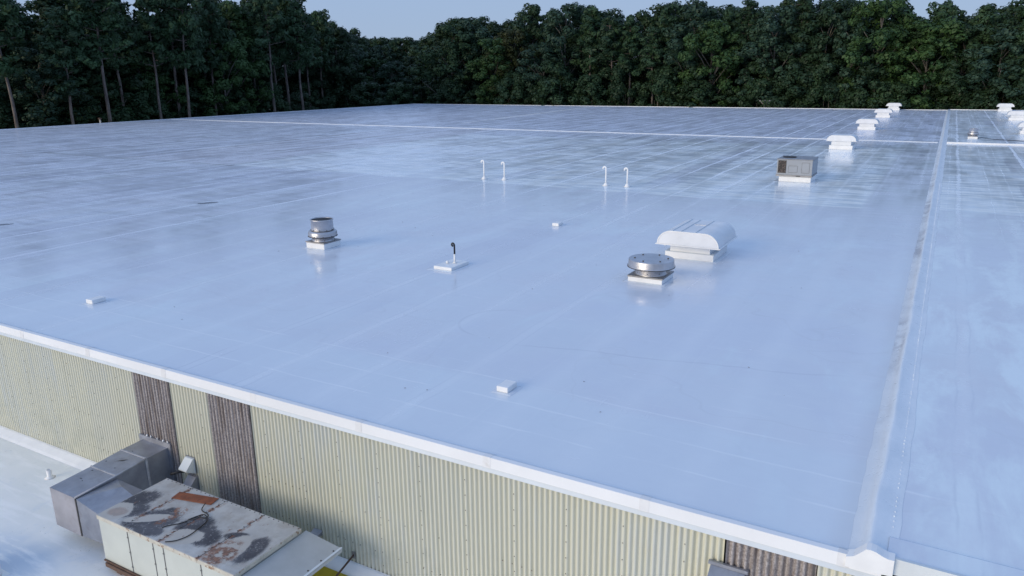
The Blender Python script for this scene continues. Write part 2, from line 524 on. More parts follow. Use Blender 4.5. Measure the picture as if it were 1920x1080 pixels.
def annex_material():
    t = NT('lower_roof_coating')
    t.coord()
    n = t.noise(0.45, 5.0, 0.6, None, 0.4)
    f = t.noise(3.5, 6.0, 0.7)
    s = t.noise(1.4, 4.0, 0.6, (0.5, 2.5, 1.0))
    c = t.mix(t.ramp(n, 0.35, 0.65), (0.82, 0.845, 0.845), (0.90, 0.905, 0.89))
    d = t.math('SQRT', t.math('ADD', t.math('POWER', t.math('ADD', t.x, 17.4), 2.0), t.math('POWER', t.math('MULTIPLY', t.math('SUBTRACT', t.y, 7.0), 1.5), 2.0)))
    c = t.mix(t.ramp(t.math('ADD', d, t.math('MULTIPLY', n, 1.6)), 2.9, 1.0, 0.0, 0.7), c, (0.42, 0.54, 0.70))  # blue puddle patch by the white box, with cast shade painted in
    c = t.mix(t.ramp(f, 0.56, 0.78, 0.0, 0.35), c, (0.45, 0.47, 0.46))
    c = t.mix(t.ramp(s, 0.48, 0.66, 0.0, 0.8), c, (0.95, 0.955, 0.955))
    c = t.mix(t.ramp(t.noise(0.9, 5.0, 0.65, None, 0.5), 0.52, 0.7, 0.0, 0.5), c, (0.66, 0.74, 0.83))
    sp = t.math('MULTIPLY', t.ramp(t.noise(16.0, 2.0), 0.70, 0.76), t.ramp(t.noise(0.9, 2.0), 0.5, 0.62))
    c = t.mix(t.math('MULTIPLY', sp, 0.7), c, (0.2, 0.2, 0.19))
    ln = t.math('ABSOLUTE', t.math('SUBTRACT', t.math('ADD', t.y, t.math('MULTIPLY', n, 0.12)), 9.06))
    c = t.mix(t.ramp(ln, 0.01, 0.05, 0.6, 0.0), c, (0.82, 0.84, 0.86))
    t.set(Base_Color=c, Roughness=t.ramp(n, 0.3, 0.7, 0.3, 0.5))
    t.bump(s, 0.15, 0.02)
    return t.m


def unit_top_material():
    """pale painted sheet with worn tar smears and rust, in world metres (object at origin)"""
    t = NT('stained_unit_top')
    t.coord()
    x, y = t.x, t.y
    n = t.noise(2.2, 5.0, 0.65)
    f = t.noise(14.0, 5.0, 0.75)
    c = t.mix(t.ramp(n, 0.3, 0.7), (0.42, 0.415, 0.405), (0.54, 0.535, 0.52))
    c = t.mix(t.ramp(t.noise(1.3, 6.0, 0.7), 0.48, 0.68, 0.0, 0.7), c, (0.36, 0.325, 0.29))
    jagn = t.math('ADD', t.math('MULTIPLY', t.noise(4.0, 6.0, 0.8, (1.5, 0.6, 1.0), 0.9), 0.6), t.math('MULTIPLY', t.noise(30.0, 4.0, 0.8, (1.8, 0.35, 1.0)), 0.4))

    def ell(cx, cy, ax, ay, ang=0.0, jag=0.25, soft=0.20):
        ca, sa = math.cos(ang), math.sin(ang)
        dx = t.math('SUBTRACT', x, cx)
        dy = t.math('SUBTRACT', y, cy)
        u = t.math('DIVIDE', t.math('ADD', t.math('MULTIPLY', dx, ca), t.math('MULTIPLY', dy, sa)), ax)
        v = t.math('DIVIDE', t.math('SUBTRACT', t.math('MULTIPLY', dy, ca), t.math('MULTIPLY', dx, sa)), ay)
        r = t.math('SQRT', t.math('ADD', t.math('MULTIPLY', u, u), t.math('MULTIPLY', v, v)))
        r = t.math('ADD', r, t.math('MULTIPLY', t.math('SUBTRACT', jagn, 0.5), jag * 3.2))
        return t.ramp(r, 1.0 - soft, 1.0 + soft, 1.0, 0.0)

    tar = None
    for a in ((-14.66, 8.90, 0.30, 0.42, -0.3, 0.6), (-14.36, 8.55, 0.24, 0.32, -0.5, 0.6),
              (-13.72, 8.50, 0.62, 0.38, 0.5, 0.5), (-13.50, 8.22, 0.42, 0.20, 0.1, 0.5), (-13.66, 8.90, 0.13, 0.16, 0.0, 0.4),
              (-12.72, 8.80, 0.42, 0.30, 0.7, 0.5), (-12.30, 8.66, 0.48, 0.32, -0.2, 0.5),
              (-11.66, 8.96, 0.26, 0.12, 0.5, 0.2), (-11.00, 8.76, 0.24, 0.46, 0.1, 0.3)):
        e = ell(*a)
        tar = e if tar is None else t.math('MAXIMUM', tar, e)
    clean = None
    for a in ((-14.68, 8.36, 0.32, 0.34, 0.2, 0.30), (-13.84, 8.50, 0.52, 0.14, 0.62, 0.22), (-12.62, 8.40, 0.46, 0.27, 0.45, 0.28), (-11.38, 8.55, 0.30, 0.52, 0.1, 0.22)):
        e = ell(*a, 0.06)
        clean = e if clean is None else t.math('MAXIMUM', clean, e)
    tar = t.math('MULTIPLY', tar, t.math('SUBTRACT', 1.0, clean))
    tar = t.math('MULTIPLY', tar, t.ramp(f, 0.30, 0.46, 0.3, 1.0))
    c = t.mix(t.math('MULTIPLY', clean, 0.8), c, (0.47, 0.44, 0.40))
    rust = t.math('MULTIPLY', ell(-11.45, 8.42, 0.34, 0.42, 0.2, 0.5), t.ramp(t.noise(5.0, 5.0, 0.7), 0.42, 0.56))
    rust = t.math('MAXIMUM', rust, t.math('MULTIPLY', ell(-14.65, 8.35, 0.22, 0.16, 0.2, 0.5), 0.45))
    rust = t.math('MAXIMUM', rust, t.math('MULTIPLY', ell(-13.42, 8.72, 0.10, 0.30, -0.3, 0.5), t.ramp(f, 0.4, 0.6)))
    rust = t.math('MAXIMUM', rust, t.math('MULTIPLY', ell(-13.48, 9.04, 0.16, 0.14, -0.3, 0.5), t.ramp(f, 0.45, 0.6)))
    c = t.mix(tar, c, t.mix(t.ramp(n, 0.3, 0.7), (0.05, 0.05, 0.06), (0.11, 0.11, 0.125)))
    chip = t.ramp(t.noise(9.0, 4.0, 0.7, (1.0, 0.45, 1.0)), 0.655, 0.69)
    rust = t.math('MAXIMUM', rust, t.math('MULTIPLY', chip, 0.85))
    for sx in (-14.03, -12.9, -11.74):
        near = t.ramp(t.math('ABSOLUTE', t.math('SUBTRACT', x, sx)), 0.015, 0.11, 1.0, 0.0)
        rust = t.math('MAXIMUM', rust, t.math('MULTIPLY', near, t.ramp(t.noise(7.0, 5.0, 0.7), 0.50, 0.56)))
    c = t.mix(t.math('MULTIPLY', rust, 0.9), c, t.mix(t.ramp(f, 0.35, 0.65), (0.10, 0.035, 0.02), (0.30, 0.13, 0.07)))
    t.set(Base_Color=c, Roughness=t.math('ADD', 0.42, t.math('MULTIPLY', tar, 0.2)))
    t.bump(f, 0.12, 0.01)
    return t.m


M['wall'] = wall_material()
M['weathered'] = weathered_material()
M['joint'] = joint_material()
M['annex'] = annex_material()
M['unit_top'] = unit_top_material()
M['unit_side'] = simple('unit_pale_paint', (0.565, 0.59, 0.545), 0.42, var=0.05, scale=1.5, dirt=(0.38, 0.36, 0.30), dirt_at=(0.68, 0.85))
M['unit_rim'] = simple('unit_rim_paint', (0.58, 0.55, 0.47), 0.5, var=0.15, scale=4.0, dirt=(0.28, 0.16, 0.09), dirt_at=(0.53, 0.66))
M['unit_hood'] = simple('unit_hood_paint', (0.41, 0.43, 0.44), 0.42, var=0.08, scale=1.8, dirt=(0.30, 0.27, 0.25), dirt_at=(0.68, 0.8))


def ground_material():
    t = NT('grass_ground')
    t.coord()
    n = t.noise(0.08, 6.0, 0.65)
    t.set(Base_Color=t.mix(t.ramp(n, 0.35, 0.65), (0.030, 0.045, 0.018), (0.075, 0.070, 0.040)), Roughness=0.95)
    return t.m


# ------------------------------------------------------------------ ground
g = sheet('ground', ground_material(), -1500, 1500, -1500, 1500, 0.0)
tag(g, kind='structure')

# ------------------------------------------------------------------ the big building
wh = empty('warehouse', (-36, 84, 0), 'long low industrial hall with a glossy white coated flat roof and cream corrugated walls', 'building')


def part(mb, name, mat, parent=None, label=None):
    o = mb.build(name, mat)
    p = parent if parent is not None else wh
    o.parent = p
    q = p
    loc = Vector((0, 0, 0))
    while q is not None:
        loc += q.location + q.matrix_parent_inverse.translation
        q = q.parent
    o.matrix_parent_inverse = Matrix.Translation(-loc)
    if label: o['label'] = label
    return o


roof = part(MB().add([(LEFTX, EY + 0.02, RZ), (0.0, EY + 0.02, RZ), (0.0, FARY, RZ), (LEFTX, FARY, RZ)], [(0, 1, 2, 3)]), 'roof', M['roof'])
mb = MB()
ys = [EY + 0.02, 10.80, 11.28, 11.34, FARY]
zs = [RZ2 + 0.028, RZ2 + 0.03, RZ2 + 0.022, RZ2, RZ2]
vs, fs = [], []
for yy, zz in zip(ys, zs): vs += [(0.02, yy, zz), (45.0, yy, zz)]
for k in range(len(ys) - 1): fs.append((2 * k, 2 * k + 1, 2 * k + 3, 2 * k + 2))
part(mb.add(vs, fs), 'adjoining_roof', M['roof_right'], label='slightly higher roof beyond the raised joint')

# stains, dark scraps of wet coating
rnd = random.Random(3)
for cx, cy, lx, ly, an in ((-35.85, 28.4, 0.62, 0.30, 1.0), (-39.55, 19.45, 0.40, 0.20, 0.9), (-3.55, 76.2, 0.5, 0.35, 0.2),
                           (-1.9, 114.2, 0.35, 0.6, 0.1), (-1.55, 72.4, 0.25, 0.4, 0.1)):
    pts = []
    for k in range(18):
        a = 2 * math.pi * k / 18
        r = rnd.uniform(0.75, 1.1)
        u, v = lx * r * math.cos(a), ly * r * math.sin(a)
        pts.append((cx + u * math.cos(an) - v * math.sin(an), cy + u * math.sin(an) + v * math.cos(an), RZ + 0.004))
    part(MB().add(pts, [tuple(range(18))]), 'stain', M['stain'], roof)

# raised expansion joint between the two roofs
mb = MB()
prof = [(-0.50, 0.002), (-0.41, 0.026), (-0.30, 0.088), (-0.235, 0.158), (-0.205, 0.17), (-0.17, 0.158), (-0.06, 0.135), (0.03, 0.112), (0.16, 0.104)]
yy, rows = EY + 0.0, []
while yy < FARY:
    rows.append(yy)
    yy += 0.35 if yy < 60 else 0.8
rows.append(FARY)
rnd = random.Random(5)
vs, fs = [], []
ph = 0.0
for k, yy in enumerate(rows):
    j = 0.012 * math.sin(yy * 0.9) + rnd.uniform(-0.012, 0.012)
    lo = rnd.uniform(-0.012, 0.012)
    for i, (a, z) in enumerate(prof):
        e = 0.0 if i in (0, 8) else rnd.uniform(-0.008, 0.008)
        vs.append((a + (lo if i < 3 else j), yy, RZ + z + e))
n = len(prof)
for k in range(len(rows) - 1):
    for i in range(n - 1): fs.append((k * n + i, k * n + i + 1, (k + 1) * n + i + 1, (k + 1) * n + i))
mb.add(vs, fs, True)
for k in range(260):                                     # coated fastener heads along its right flank
    yy = 11.6 + k * 0.16 + rnd.uniform(-0.03, 0.03)
    if rnd.random() < 0.15: continue
    mb.box(0.035 + rnd.uniform(-0.008, 0.008), 0.055, yy, yy + 0.022, RZ + 0.10, RZ + 0.128, (0.004, 0.004))
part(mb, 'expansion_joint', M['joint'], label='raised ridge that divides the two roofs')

# white seam strip across the roof
mb = MB()
mb.prism([(86.6, RZ + 0.002), (86.66, RZ + 0.05), (86.82, RZ + 0.06), (86.88, RZ + 0.002)], LEFTX, -0.6, 'x')
mb.v = [(x, y - 1.1 * (x - LEFTX) / (-LEFTX), z) for x, y, z in mb.v]
part(mb, 'seam_strip', M['white'], label='long white seam strip')
mb = MB().prism([(83.7, RZ2 + 0.002), (83.75, RZ2 + 0.14), (84.05, RZ2 + 0.15), (84.1, RZ2 + 0.002)], 0.15, 45, 'x')
part(mb, 'seam_strip', M['white'], label='thick white seam strip on the adjoining roof')
mb = MB()
pp = [(-62.3, 96.0), (-64.9, 122.0), (-67.2, 152.0)]
for k in range(40):
    a = k / 40
    y0, y1 = 95 + 58 * a, 95 + 58 * (a + 1 / 40)
    xf = lambda y: -62.2 - 0.085 * (y - 95)
    w = (0.30 + 0.25 * rnd.random()) * (0.5 if k < 8 else 1.0)
    mb.add([(xf(y0) - w, y0, RZ + 0.006), (xf(y0) + w, y0, RZ + 0.006), (xf(y1) + w, y1, RZ + 0.006), (xf(y1) - w, y1, RZ + 0.006)], [(0, 1, 2, 3)])
part(mb, 'seam_strip', M['white'], label='faint white seam towards the far edge')

for a0, a1, c0, hw, alongx in ((43.0, 85.2, -63.6, 0.16, False), (-76.0, -49.6, 42.1, 0.22, True), (-37.0, -4.5, 77.6, 0.12, True), (42.4, 76.0, -50.2, 0.12, False)):
    mb = MB()
    N = 40
    rw = random.Random(int(a1 * 10))
    ps = []
    for k in range(N + 1):
        a = a0 + (a1 - a0) * k / N
        w1, w2 = hw * rw.uniform(0.5, 1.3), hw * rw.uniform(0.5, 1.3)
        ps.append(((a, c0 - w1), (a, c0 + w2)) if alongx else ((c0 - w1, a), (c0 + w2, a)))
    for (p, q), (p2, q2) in zip(ps[:-1], ps[1:]):
        mb.add([(*p, RZ + 0.005), (*q, RZ + 0.005), (*q2, RZ + 0.005), (*p2, RZ + 0.005)], [(0, 1, 2, 3)])
    part(mb, 'seam_strip', M['roof_right'], label='pale coated strip on the older roof area')

# eave: fascia, drip edge, joint covers
pr = [(10.84, RZ + 0.004), (10.76, RZ + 0.035), (10.66, RZ + 0.03), (10.645, RZ - 0.175), (10.69, RZ - 0.175), (10.69, RZ - 0.01)]
part(MB().prism(pr, LEFTX, -0.02, 'x'), 'fascia', M['fascia'])
part(MB().prism([(10.70, RZ - 0.178), (10.66, RZ - 0.178), (10.615, RZ - 0.25), (10.62, RZ - 0.255), (10.70, RZ - 0.235)], LEFTX, -0.02, 'x'), 'drip_edge', M['drip'])
for k in range(12):
    xj = -3.58 - 3.05 * k + (3.05 if k == 11 else 0) if k < 11 else -0.53
    pr2 = [(10.85, RZ + 0.007), (10.76, RZ + 0.039), (10.657, RZ + 0.034), (10.641, RZ - 0.177), (10.644, RZ - 0.177), (10.66, RZ + 0.0)]
    part(MB().prism(pr2, xj - 0.085, xj + 0.085, 'x'), 'joint_cover', M['fascia_joint'])
pr = [(10.74, RZ2 + 0.049), (10.67, RZ2 + 0.058), (10.655, RZ2 - 0.19), (10.69, RZ2 - 0.19), (10.69, RZ2 + 0.02)]
part(MB().prism(pr, 0.1, 45, 'x'), 'fascia', M['fascia_grey'], label='pale grey edge of the adjoining roof')
# white sealed patch where the joint meets the eave
out = [(-0.50, RZ - 0.13), (-0.50, RZ + 0.03), (-0.40, RZ + 0.07), (-0.32, RZ + 0.15), (-0.25, RZ + 0.232), (-0.19, RZ + 0.238), (-0.12, RZ + 0.225),
       (-0.03, RZ + 0.185), (0.04, RZ + 0.165), (0.12, RZ + 0.165), (0.12, RZ - 0.09), (-0.2, RZ - 0.12)]
part(MB().prism(out, 10.60, 10.80, 'y'), 'corner_patch', M['white'], label='white sealed patch at the end of the raised joint')
# far and left roof edges
part(MB().box(LEFTX - 0.12, 0.0, FARY, FARY + 0.15, RZ - 0.2, RZ + 0.08), 'far_edge', M['fascia'])
part(MB().box(0.0, 45.0, FARY + 0.002, FARY + 0.15, RZ2 - 0.2, RZ2 + 0.08), 'far_edge', M['fascia'])
part(MB().box(LEFTX - 0.12, LEFTX, EY, FARY, RZ - 0.2, RZ + 0.05), 'side_edge', M['fascia'])


def corrugated(x0, x1, z0, z1, y=10.735, amp=0.027, pitch=0.107, ragged=0.0):
    mb = MB()
    prof = [(0.0, -1), (0.26, -1), (0.42, -0.3), (0.5, 1), (0.76, 1), (0.92, 0.3)]
    vs, fs = [], []
    k, done = math.floor(x0 / pitch), False
    pts = []
    while not done:
        for u, a in prof:
            xx = (k + u) * pitch
            if xx < x0: continue
            if xx > x1:
                done = True
                break
            pts.append((xx, y + amp * a))
        k += 1
    for xx, yy in pts: vs += [(xx, yy, z0), (xx, yy, z1)]
    for i in range(len(pts) - 1): fs.append((2 * i, 2 * i + 2, 2 * i + 3, 2 * i + 1))
    mb.add(vs, fs, True)
    return mb


stripes = [(-17.13, -15.71), (-14.34, -12.94), (-2.23, -0.88)]
mb = MB()
edges = [LEFTX] + [v for s in stripes for v in s] + [45.0]
for a, b in zip(edges[0::2], edges[1::2]):
    c = corrugated(a, b, LZ + 0.1, RZ - 0.19)
    mb.add(c.v, c.f, True)
mb2 = mb
mb2.cur = 1
for xs in [-20.0 + 1.07 * k for k in range(-4, 24)]:
    if any(a - 0.05 < xs < b + 0.05 for a, b in stripes): continue
    for k in range(9):
        z = 4.75 + 0.33 * k
        mb2.box(xs - 0.008, xs + 0.008, 10.695, 10.716, z - 0.008, z + 0.008)
for k in range(130):
    xs = -20 + 0.21 * k
    if any(a - 0.05 < xs < b + 0.05 for a, b in stripes): continue
    for z in (6.02 - 0.002 * k, 5.05):
        if rnd.random() < 0.5: mb2.box(xs - 0.007, xs + 0.007, 10.695, 10.716, z - 0.009, z + 0.009)
wall = part(mb, 'wall', [M['wall'], M['screw']])
for a, b in stripes:
    part(corrugated(a, b, LZ + 0.1, RZ - 0.19, 10.738, 0.034, 0.107), 'weathered_panel', M['weathered'],
         label={-17.13: 'grey brown weathered panel above the metal duct', -14.34: 'grey brown weathered panel behind the stained rooftop unit', -2.23: 'grey brown weathered panel near the raised joint'}[a])
part(MB().box(LEFTX, 45, 10.78, 10.95, 0.0, RZ - 0.012), 'inner_wall', M['dark'])
part(MB().box(LEFTX - 0.06, LEFTX + 0.1, 10.95, FARY, 0.0, RZ - 0.21), 'side_wall', M['wall'])
part(MB().box(LEFTX, 45, FARY - 0.1, FARY + 0.06, 0.0, RZ - 0.21), 'rear_wall', M['wall'])

# ------------------------------------------------------------------ the lower building in front
annex = empty('lower_building', (-20, -5, 0), 'lower flat roofed building against the cream corrugated wall', 'building')
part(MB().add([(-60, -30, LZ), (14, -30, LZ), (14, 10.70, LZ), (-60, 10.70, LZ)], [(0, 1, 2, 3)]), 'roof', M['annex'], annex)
part(MB().prism([(10.40, LZ + 0.003), (10.47, LZ + 0.05), (10.66, LZ + 0.14), (10.715, LZ + 0.15), (10.715, LZ + 0.003)], -60, 14, 'x'), 'cant_strip', M['white'], annex)
part(MB().box(-60, 14, -30, 10.70, 0.0, LZ - 0.01), 'wall', M['wall'], annex)


# ------------------------------------------------------------------ roof things
def apron(mb, x0, x1, y0, y1, z=0.004):
    return mb


def curb_box(x0, x1, y0, y1, h, label, z=RZ, group=None):
    cx, cy = (x0 + x1) / 2, (y0 + y1) / 2
    r = empty('curb_box', (cx, cy, z), label, 'curb', group)
    MB().rbox(x0 - cx, x1 - cx, y0 - cy, y1 - cy, 0.012, h, 0.012).build('lid', M['white'], r)
    MB().box(x0 - cx - 0.10, x1 - cx + 0.12, y0 - cy - 0.09, y1 - cy + 0.07, 0.002, 0.010, (0.03, 0.03)).build('flashing', M['roof_right'], r)
    return r


grp = 'small white curb boxes on the roof'
curb_box(-22.93, -22.60, 13.20, 13.66, 0.14, 'small white curb box closest to the left end of the eave', group=grp)
curb_box(-8.02, -7.73, 13.37, 13.80, 0.14, 'small white curb box on the roof near the eave above the cream wall', group=grp)
curb_box(-15.45, -15.12, 31.05, 31.5, 0.15, 'small white curb box standing alone left of the big arched hood', group=grp)


def ring_bolts(mb, r, z, n, s, a0=0.2):
    for k in range(n):
        a = a0 + 2 * math.pi * k / n
        x, y = r * math.cos(a), r * math.sin(a)
        mb.box(x - s, x + s, y - s, y + s, z - s, z + s)


def square_curb(root, half, h, plate=True, mat=None):
    MB().box(-half - 0.16, half + 0.14, -half - 0.15, half + 0.10, 0.002, 0.012, (0.04, 0.04)).build('flashing', M['roof_right'], root)
    MB().rbox(-half, half, -half, half, 0.010, h, 0.01).build('curb', M['white'], root)
    if plate:
        MB().box(-half - 0.02, half + 0.02, -half - 0.02, half + 0.02, h + 0.001, h + 0.045).build('base_plate', M['alu_dark'], root)


def upblast_fan(loc, label):
    r = empty('upblast_fan', loc, label, 'exhaust fan', 'silver stack fans on the roof')
    square_curb(r, 0.49, 0.235)
    b = MB().lathe([(0.47, 0.282), (0.45, 0.30), (0.45, 0.52)], n=48)
    b.cur = 1
    ring_bolts(b, 0.455, 0.33, 8, 0.013, 0.1)
    b.build('collar', [M['alu'], M['bolt']], r)
    b = MB().lathe([(0.46, 0.475), (0.585, 0.475), (0.59, 0.50), (0.585, 0.62), (0.56, 0.675), (0.50, 0.70), (0.42, 0.705)], n=56)
    b.cur = 1
    ring_bolts(b, 0.595, 0.50, 10, 0.014, 0.45)
    ring = b.build('wind_band', [M['alu'], M['bolt']], r)
    lip = MB().lathe([(0.592, 0.468), (0.602, 0.468), (0.602, 0.492), (0.592, 0.492)], n=56, cap=False)
    lip.build('lip', M['bolt'], ring)
    st = MB().lathe([(0.455, 0.72), (0.445, 1.12), (0.468, 1.135), (0.47, 1.165), (0.455, 1.175), (0.43, 1.16), (0.425, 0.98)], n=56, cap=False)
    st.cur = 1
    ring_bolts(st, 0.46, 0.75, 10, 0.014)
    st = st.build('stack', [M['alu'], M['bolt']], r)
    MB().lathe([(0.428, 1.140), (0.30, 1.145), (0.0005, 1.146)], n=40, cap=False).build('throat_shade', M['dark'], st)  # black disc near the rim stands in for the shaded stack interior
    MB().lathe([(0.47, 0.706), (0.47, 0.724)], n=56).build('gap_ring', M['bolt'], r)
    return r


fan_a = upblast_fan((-21.96, 22.85, RZ), 'silver upblast exhaust fan with an open round stack on a square white curb')
fan_b = copy_tree(fan_a)
fan_b.location = (2.38, 91.0, RZ2)
fan_b.scale = (0.88, 0.88, 0.86)
fan_b['label'] = 'small distant silver stack fan on the adjoining roof beside a black cable'

dome = empty('dome_fan', (-8.22, 24.12, RZ), 'low mushroom shaped aluminium roof fan on a square white curb', 'exhaust fan')
square_curb(dome, 0.60, 0.17)
cap = MB().lathe([(0.56, 0.216), (0.53, 0.235), (0.52, 0.49), (0.50, 0.52)], n=56)
cap.cur = 1
ring_bolts(cap, 0.525, 0.30, 8, 0.013, 0.1)
cap.build('neck', [M['alu'], M['bolt']], dome)
cap = MB().lathe([(0.50, 0.48), (0.795, 0.465), (0.80, 0.47), (0.80, 0.49), (0.780, 0.505), (0.778, 0.52), (0.770, 0.70), (0.768, 0.712), (0.756, 0.728), (0.745, 0.732), (0.735, 0.733)], n=72)
cap.cur = 1
ring_bolts(cap, 0.56, 0.738, 6, 0.022, 0.35)
cap = cap.build('cap', [M['alu'], M['bolt']], dome)
MB().lathe([(0.802, 0.463), (0.812, 0.463), (0.812, 0.488), (0.802, 0.488)], n=72, cap=False).build('lip', M['bolt'], cap)


def barrel(w, r, z0, z1):
    """half outline of an arched hood: flat top, quarter round shoulders"""
    pts = []
    for k in range(13):
        a = math.pi / 2 * k / 12
        pts.append((-w + r - r * math.cos(a), z0 + (z1 - z0) * math.sin(a)))
    return pts + [(-x, z) for x, z in pts[::-1]]


def arched_hood(loc, label, group, w, half_depth, neck_w, curb_w, curb_d, zc, z0, z1, r, seams=True):
    e = empty('arched_hood', loc, label, 'roof vent', group)
    MB().box(-curb_w - 0.16, curb_w + 0.16, -curb_d - 0.14, curb_d + 0.10, 0.002, 0.012, (0.04, 0.04)).build('flashing', M['roof_right'], e)
    MB().rbox(-curb_w, curb_w, -curb_d, curb_d, 0.01, zc, 0.012).build('curb', M['white'], e)
    MB().box(-curb_w + 0.004, curb_w - 0.004, -curb_d + 0.004, curb_d - 0.004, zc + 0.001, zc + 0.018).build('curb_cap', M['drip'], e)
    MB().box(-neck_w, neck_w, -curb_d + 0.09, curb_d - 0.09, zc + 0.019, z0 + 0.12).build('neck', M['white_old'], e)
    o = barrel(w, r, z0 + 0.004, z1)
    hood = MB().prism(o, -half_depth, half_depth).build('hood', M['white_old'], e)
    MB().box(-w - 0.07, w + 0.07, -half_depth - 0.012, half_depth + 0.012, z0 - 0.035, z0).build('rim', M['white'], hood)
    o2 = barrel(w + 0.012, r, z0 + 0.002, z1 + 0.012)
    fl = MB()
    inner = barrel(w - 0.03, r, z0 + 0.002, z1 - 0.03)
    n = len(o2)
    vs = [(x, -half_depth - 0.008, z) for x, z in o2] + [(x, -half_depth - 0.008, z) for x, z in inner]
    vs += [(x, -half_depth + 0.03, z) for x, z in o2]
    fs = [(i, i + 1, n + i + 1, n + i) for i in range(n - 1)] + [(i, 2 * n + i, 2 * n + i + 1, i + 1) for i in range(n - 1)]
    fl.add(vs, fs).build('front_flange', M['white'], hood)
    if seams:
        for x in (-0.62, -0.28, 0.28):
            MB().box(x * w / 1.2 - 0.012, x * w / 1.2 + 0.012, -half_depth + 0.02, half_depth - 0.02, z1 + 0.001, z1 + 0.022).build('seam', M['drip'], hood)
        MB().box(-0.2, 0.24, 0.28, 0.30, z1 + 0.001, z1 + 0.012).build('seam', M['alu'], hood)
    for x in (-neck_w - 0.12, neck_w + 0.06):
        MB().box(x, x + 0.03, -half_depth + 0.05, -half_depth + 0.09, z0 - 0.085, z0 - 0.037).build('bracket', M['white'], hood)
    return e


arched_hood((-7.88, 28.42, RZ), 'large white arched vent hood nearest the camera, beside the mushroom fan', 'white arched vent hoods', 1.16, 1.32, 0.76, 0.93, 1.02, 0.255, 0.60, 1.11, 0.55)
v = arched_hood((-8.15, 75.6, RZ), 'nearest white hood vent of the row beside the raised joint, behind the air conditioner', 'white arched vent hoods', 1.21, 1.02, 0.82, 0.98, 0.95, 0.36, 0.78, 1.25, 0.50, False)
for x, y, z, lab in ((-8.45, 102.5, RZ, 'second white hood vent of the row beside the raised joint'),
                     (-8.70, 130.4, RZ, 'third white hood vent of the row beside the raised joint'),
                     (-8.80, 155.3, RZ, 'farthest white hood vent of the row left of the joint, at the far roof edge'),
                     (8.05, 153.9, RZ2, 'white hood vent at the far edge of the adjoining roof'),
                     (8.20, 126.6, RZ2, 'middle white hood vent on the adjoining roof, cut by the frame'),
                     (7.90, 100.0, RZ2, 'nearest white hood vent on the adjoining roof, half cut by the frame')):
    c = copy_tree(v)
    c.location = (x, y, z)
    c['label'] = lab

# package air conditioner on the roof
ac = empty('air_conditioner', (-8.12, 52.05, RZ), 'grey boxy rooftop air conditioner with a dirty coil on a white curb', 'air conditioner')
MB().box(-1.25, 1.22, -1.2, 1.12, 0.002, 0.012, (0.04, 0.04)).build('flashing', M['roof_right'], ac)
MB().rbox(-0.95, 1.0, -1.02, 1.05, 0.01, 0.34, 0.012).build('curb', M['white'], ac)
MB().box(-1.14, 1.06, -1.12, 1.14, 0.345, 0.44).build('base_rail', M['alu_dark'], ac)
cas = MB().rbox(-1.12, 1.04, -1.10, 1.12, 0.442, 1.42, 0.012).build('casing', M['hvac_grey'], ac)
MB().box(-1.15, 1.07, -1.13, 1.15, 1.421, 1.46, (0.02, 0.02)).build('top_lid', M['alu_dark'], ac)
fr = MB().box(-1.04, -0.54, -1.118, -1.102, 0.56, 1.36).build('coil_frame', M['bolt'], cas)
MB().box(-1.00, -0.58, -1.126, -1.119, 0.60, 1.32).build('coil', M['coil'], fr)
for x0, x1, z0, z1 in ((-0.40, 0.16, 0.60, 1.04), (0.40, 0.88, 0.60, 1.26)):
    p = MB().box(x0, x1, -1.108, -1.102, z0, z1).build('access_panel', M['hvac_line'], cas)
    MB().box(x0 + 0.02, x1 - 0.02, -1.113, -1.109, z0 + 0.02, z1 - 0.02).build('panel_face', M['hvac_grey'], p)
fg = MB().lathe([(0.42, 1.462), (0.42, 1.50), (0.36, 1.505)], -0.55, 0.0, 40).build('fan_guard', M['dark'], ac)
MB().box(0.10, 0.36, -1.128, -1.122, 0.37, 0.41).build('slot', M['dark'], ac)

# goosenecks
def gooseneck(loc, label, h):
    r = empty('gooseneck_pipe', loc, label, 'vent pipe', 'white gooseneck vent pipes')
    path = [(0, 0, 0.02), (0, 0, h * 0.5), (0, 0, h - 0.11)]
    for k in range(1, 9):
        a = math.pi * k / 8
        path.append((-0.10 + 0.10 * math.cos(a), -0.0, h - 0.11 + 0.10 * math.sin(a)))
    path.append((-0.20, 0, h - 0.17))
    MB().tube(path, 0.056, 12).build('pipe', M['white'], r)
    MB().lathe([(0.24, 0.002), (0.15, 0.03), (0.13, 0.12), (0.085, 0.16), (0.06, 0.19)], n=24).build('boot', M['white'], r)
    return r


for x, y, h, lab in ((-26.98, 43.84, 1.25, 'leftmost of the four white gooseneck pipes'), (-25.53, 44.08, 1.17, 'right pipe of the left pair of white goosenecks'),
                     (-18.33, 44.42, 1.19, 'left pipe of the right pair of white goosenecks'), (-16.95, 44.55, 1.16, 'rightmost of the four white gooseneck pipes')):
    gooseneck((x, y, RZ), lab, h)

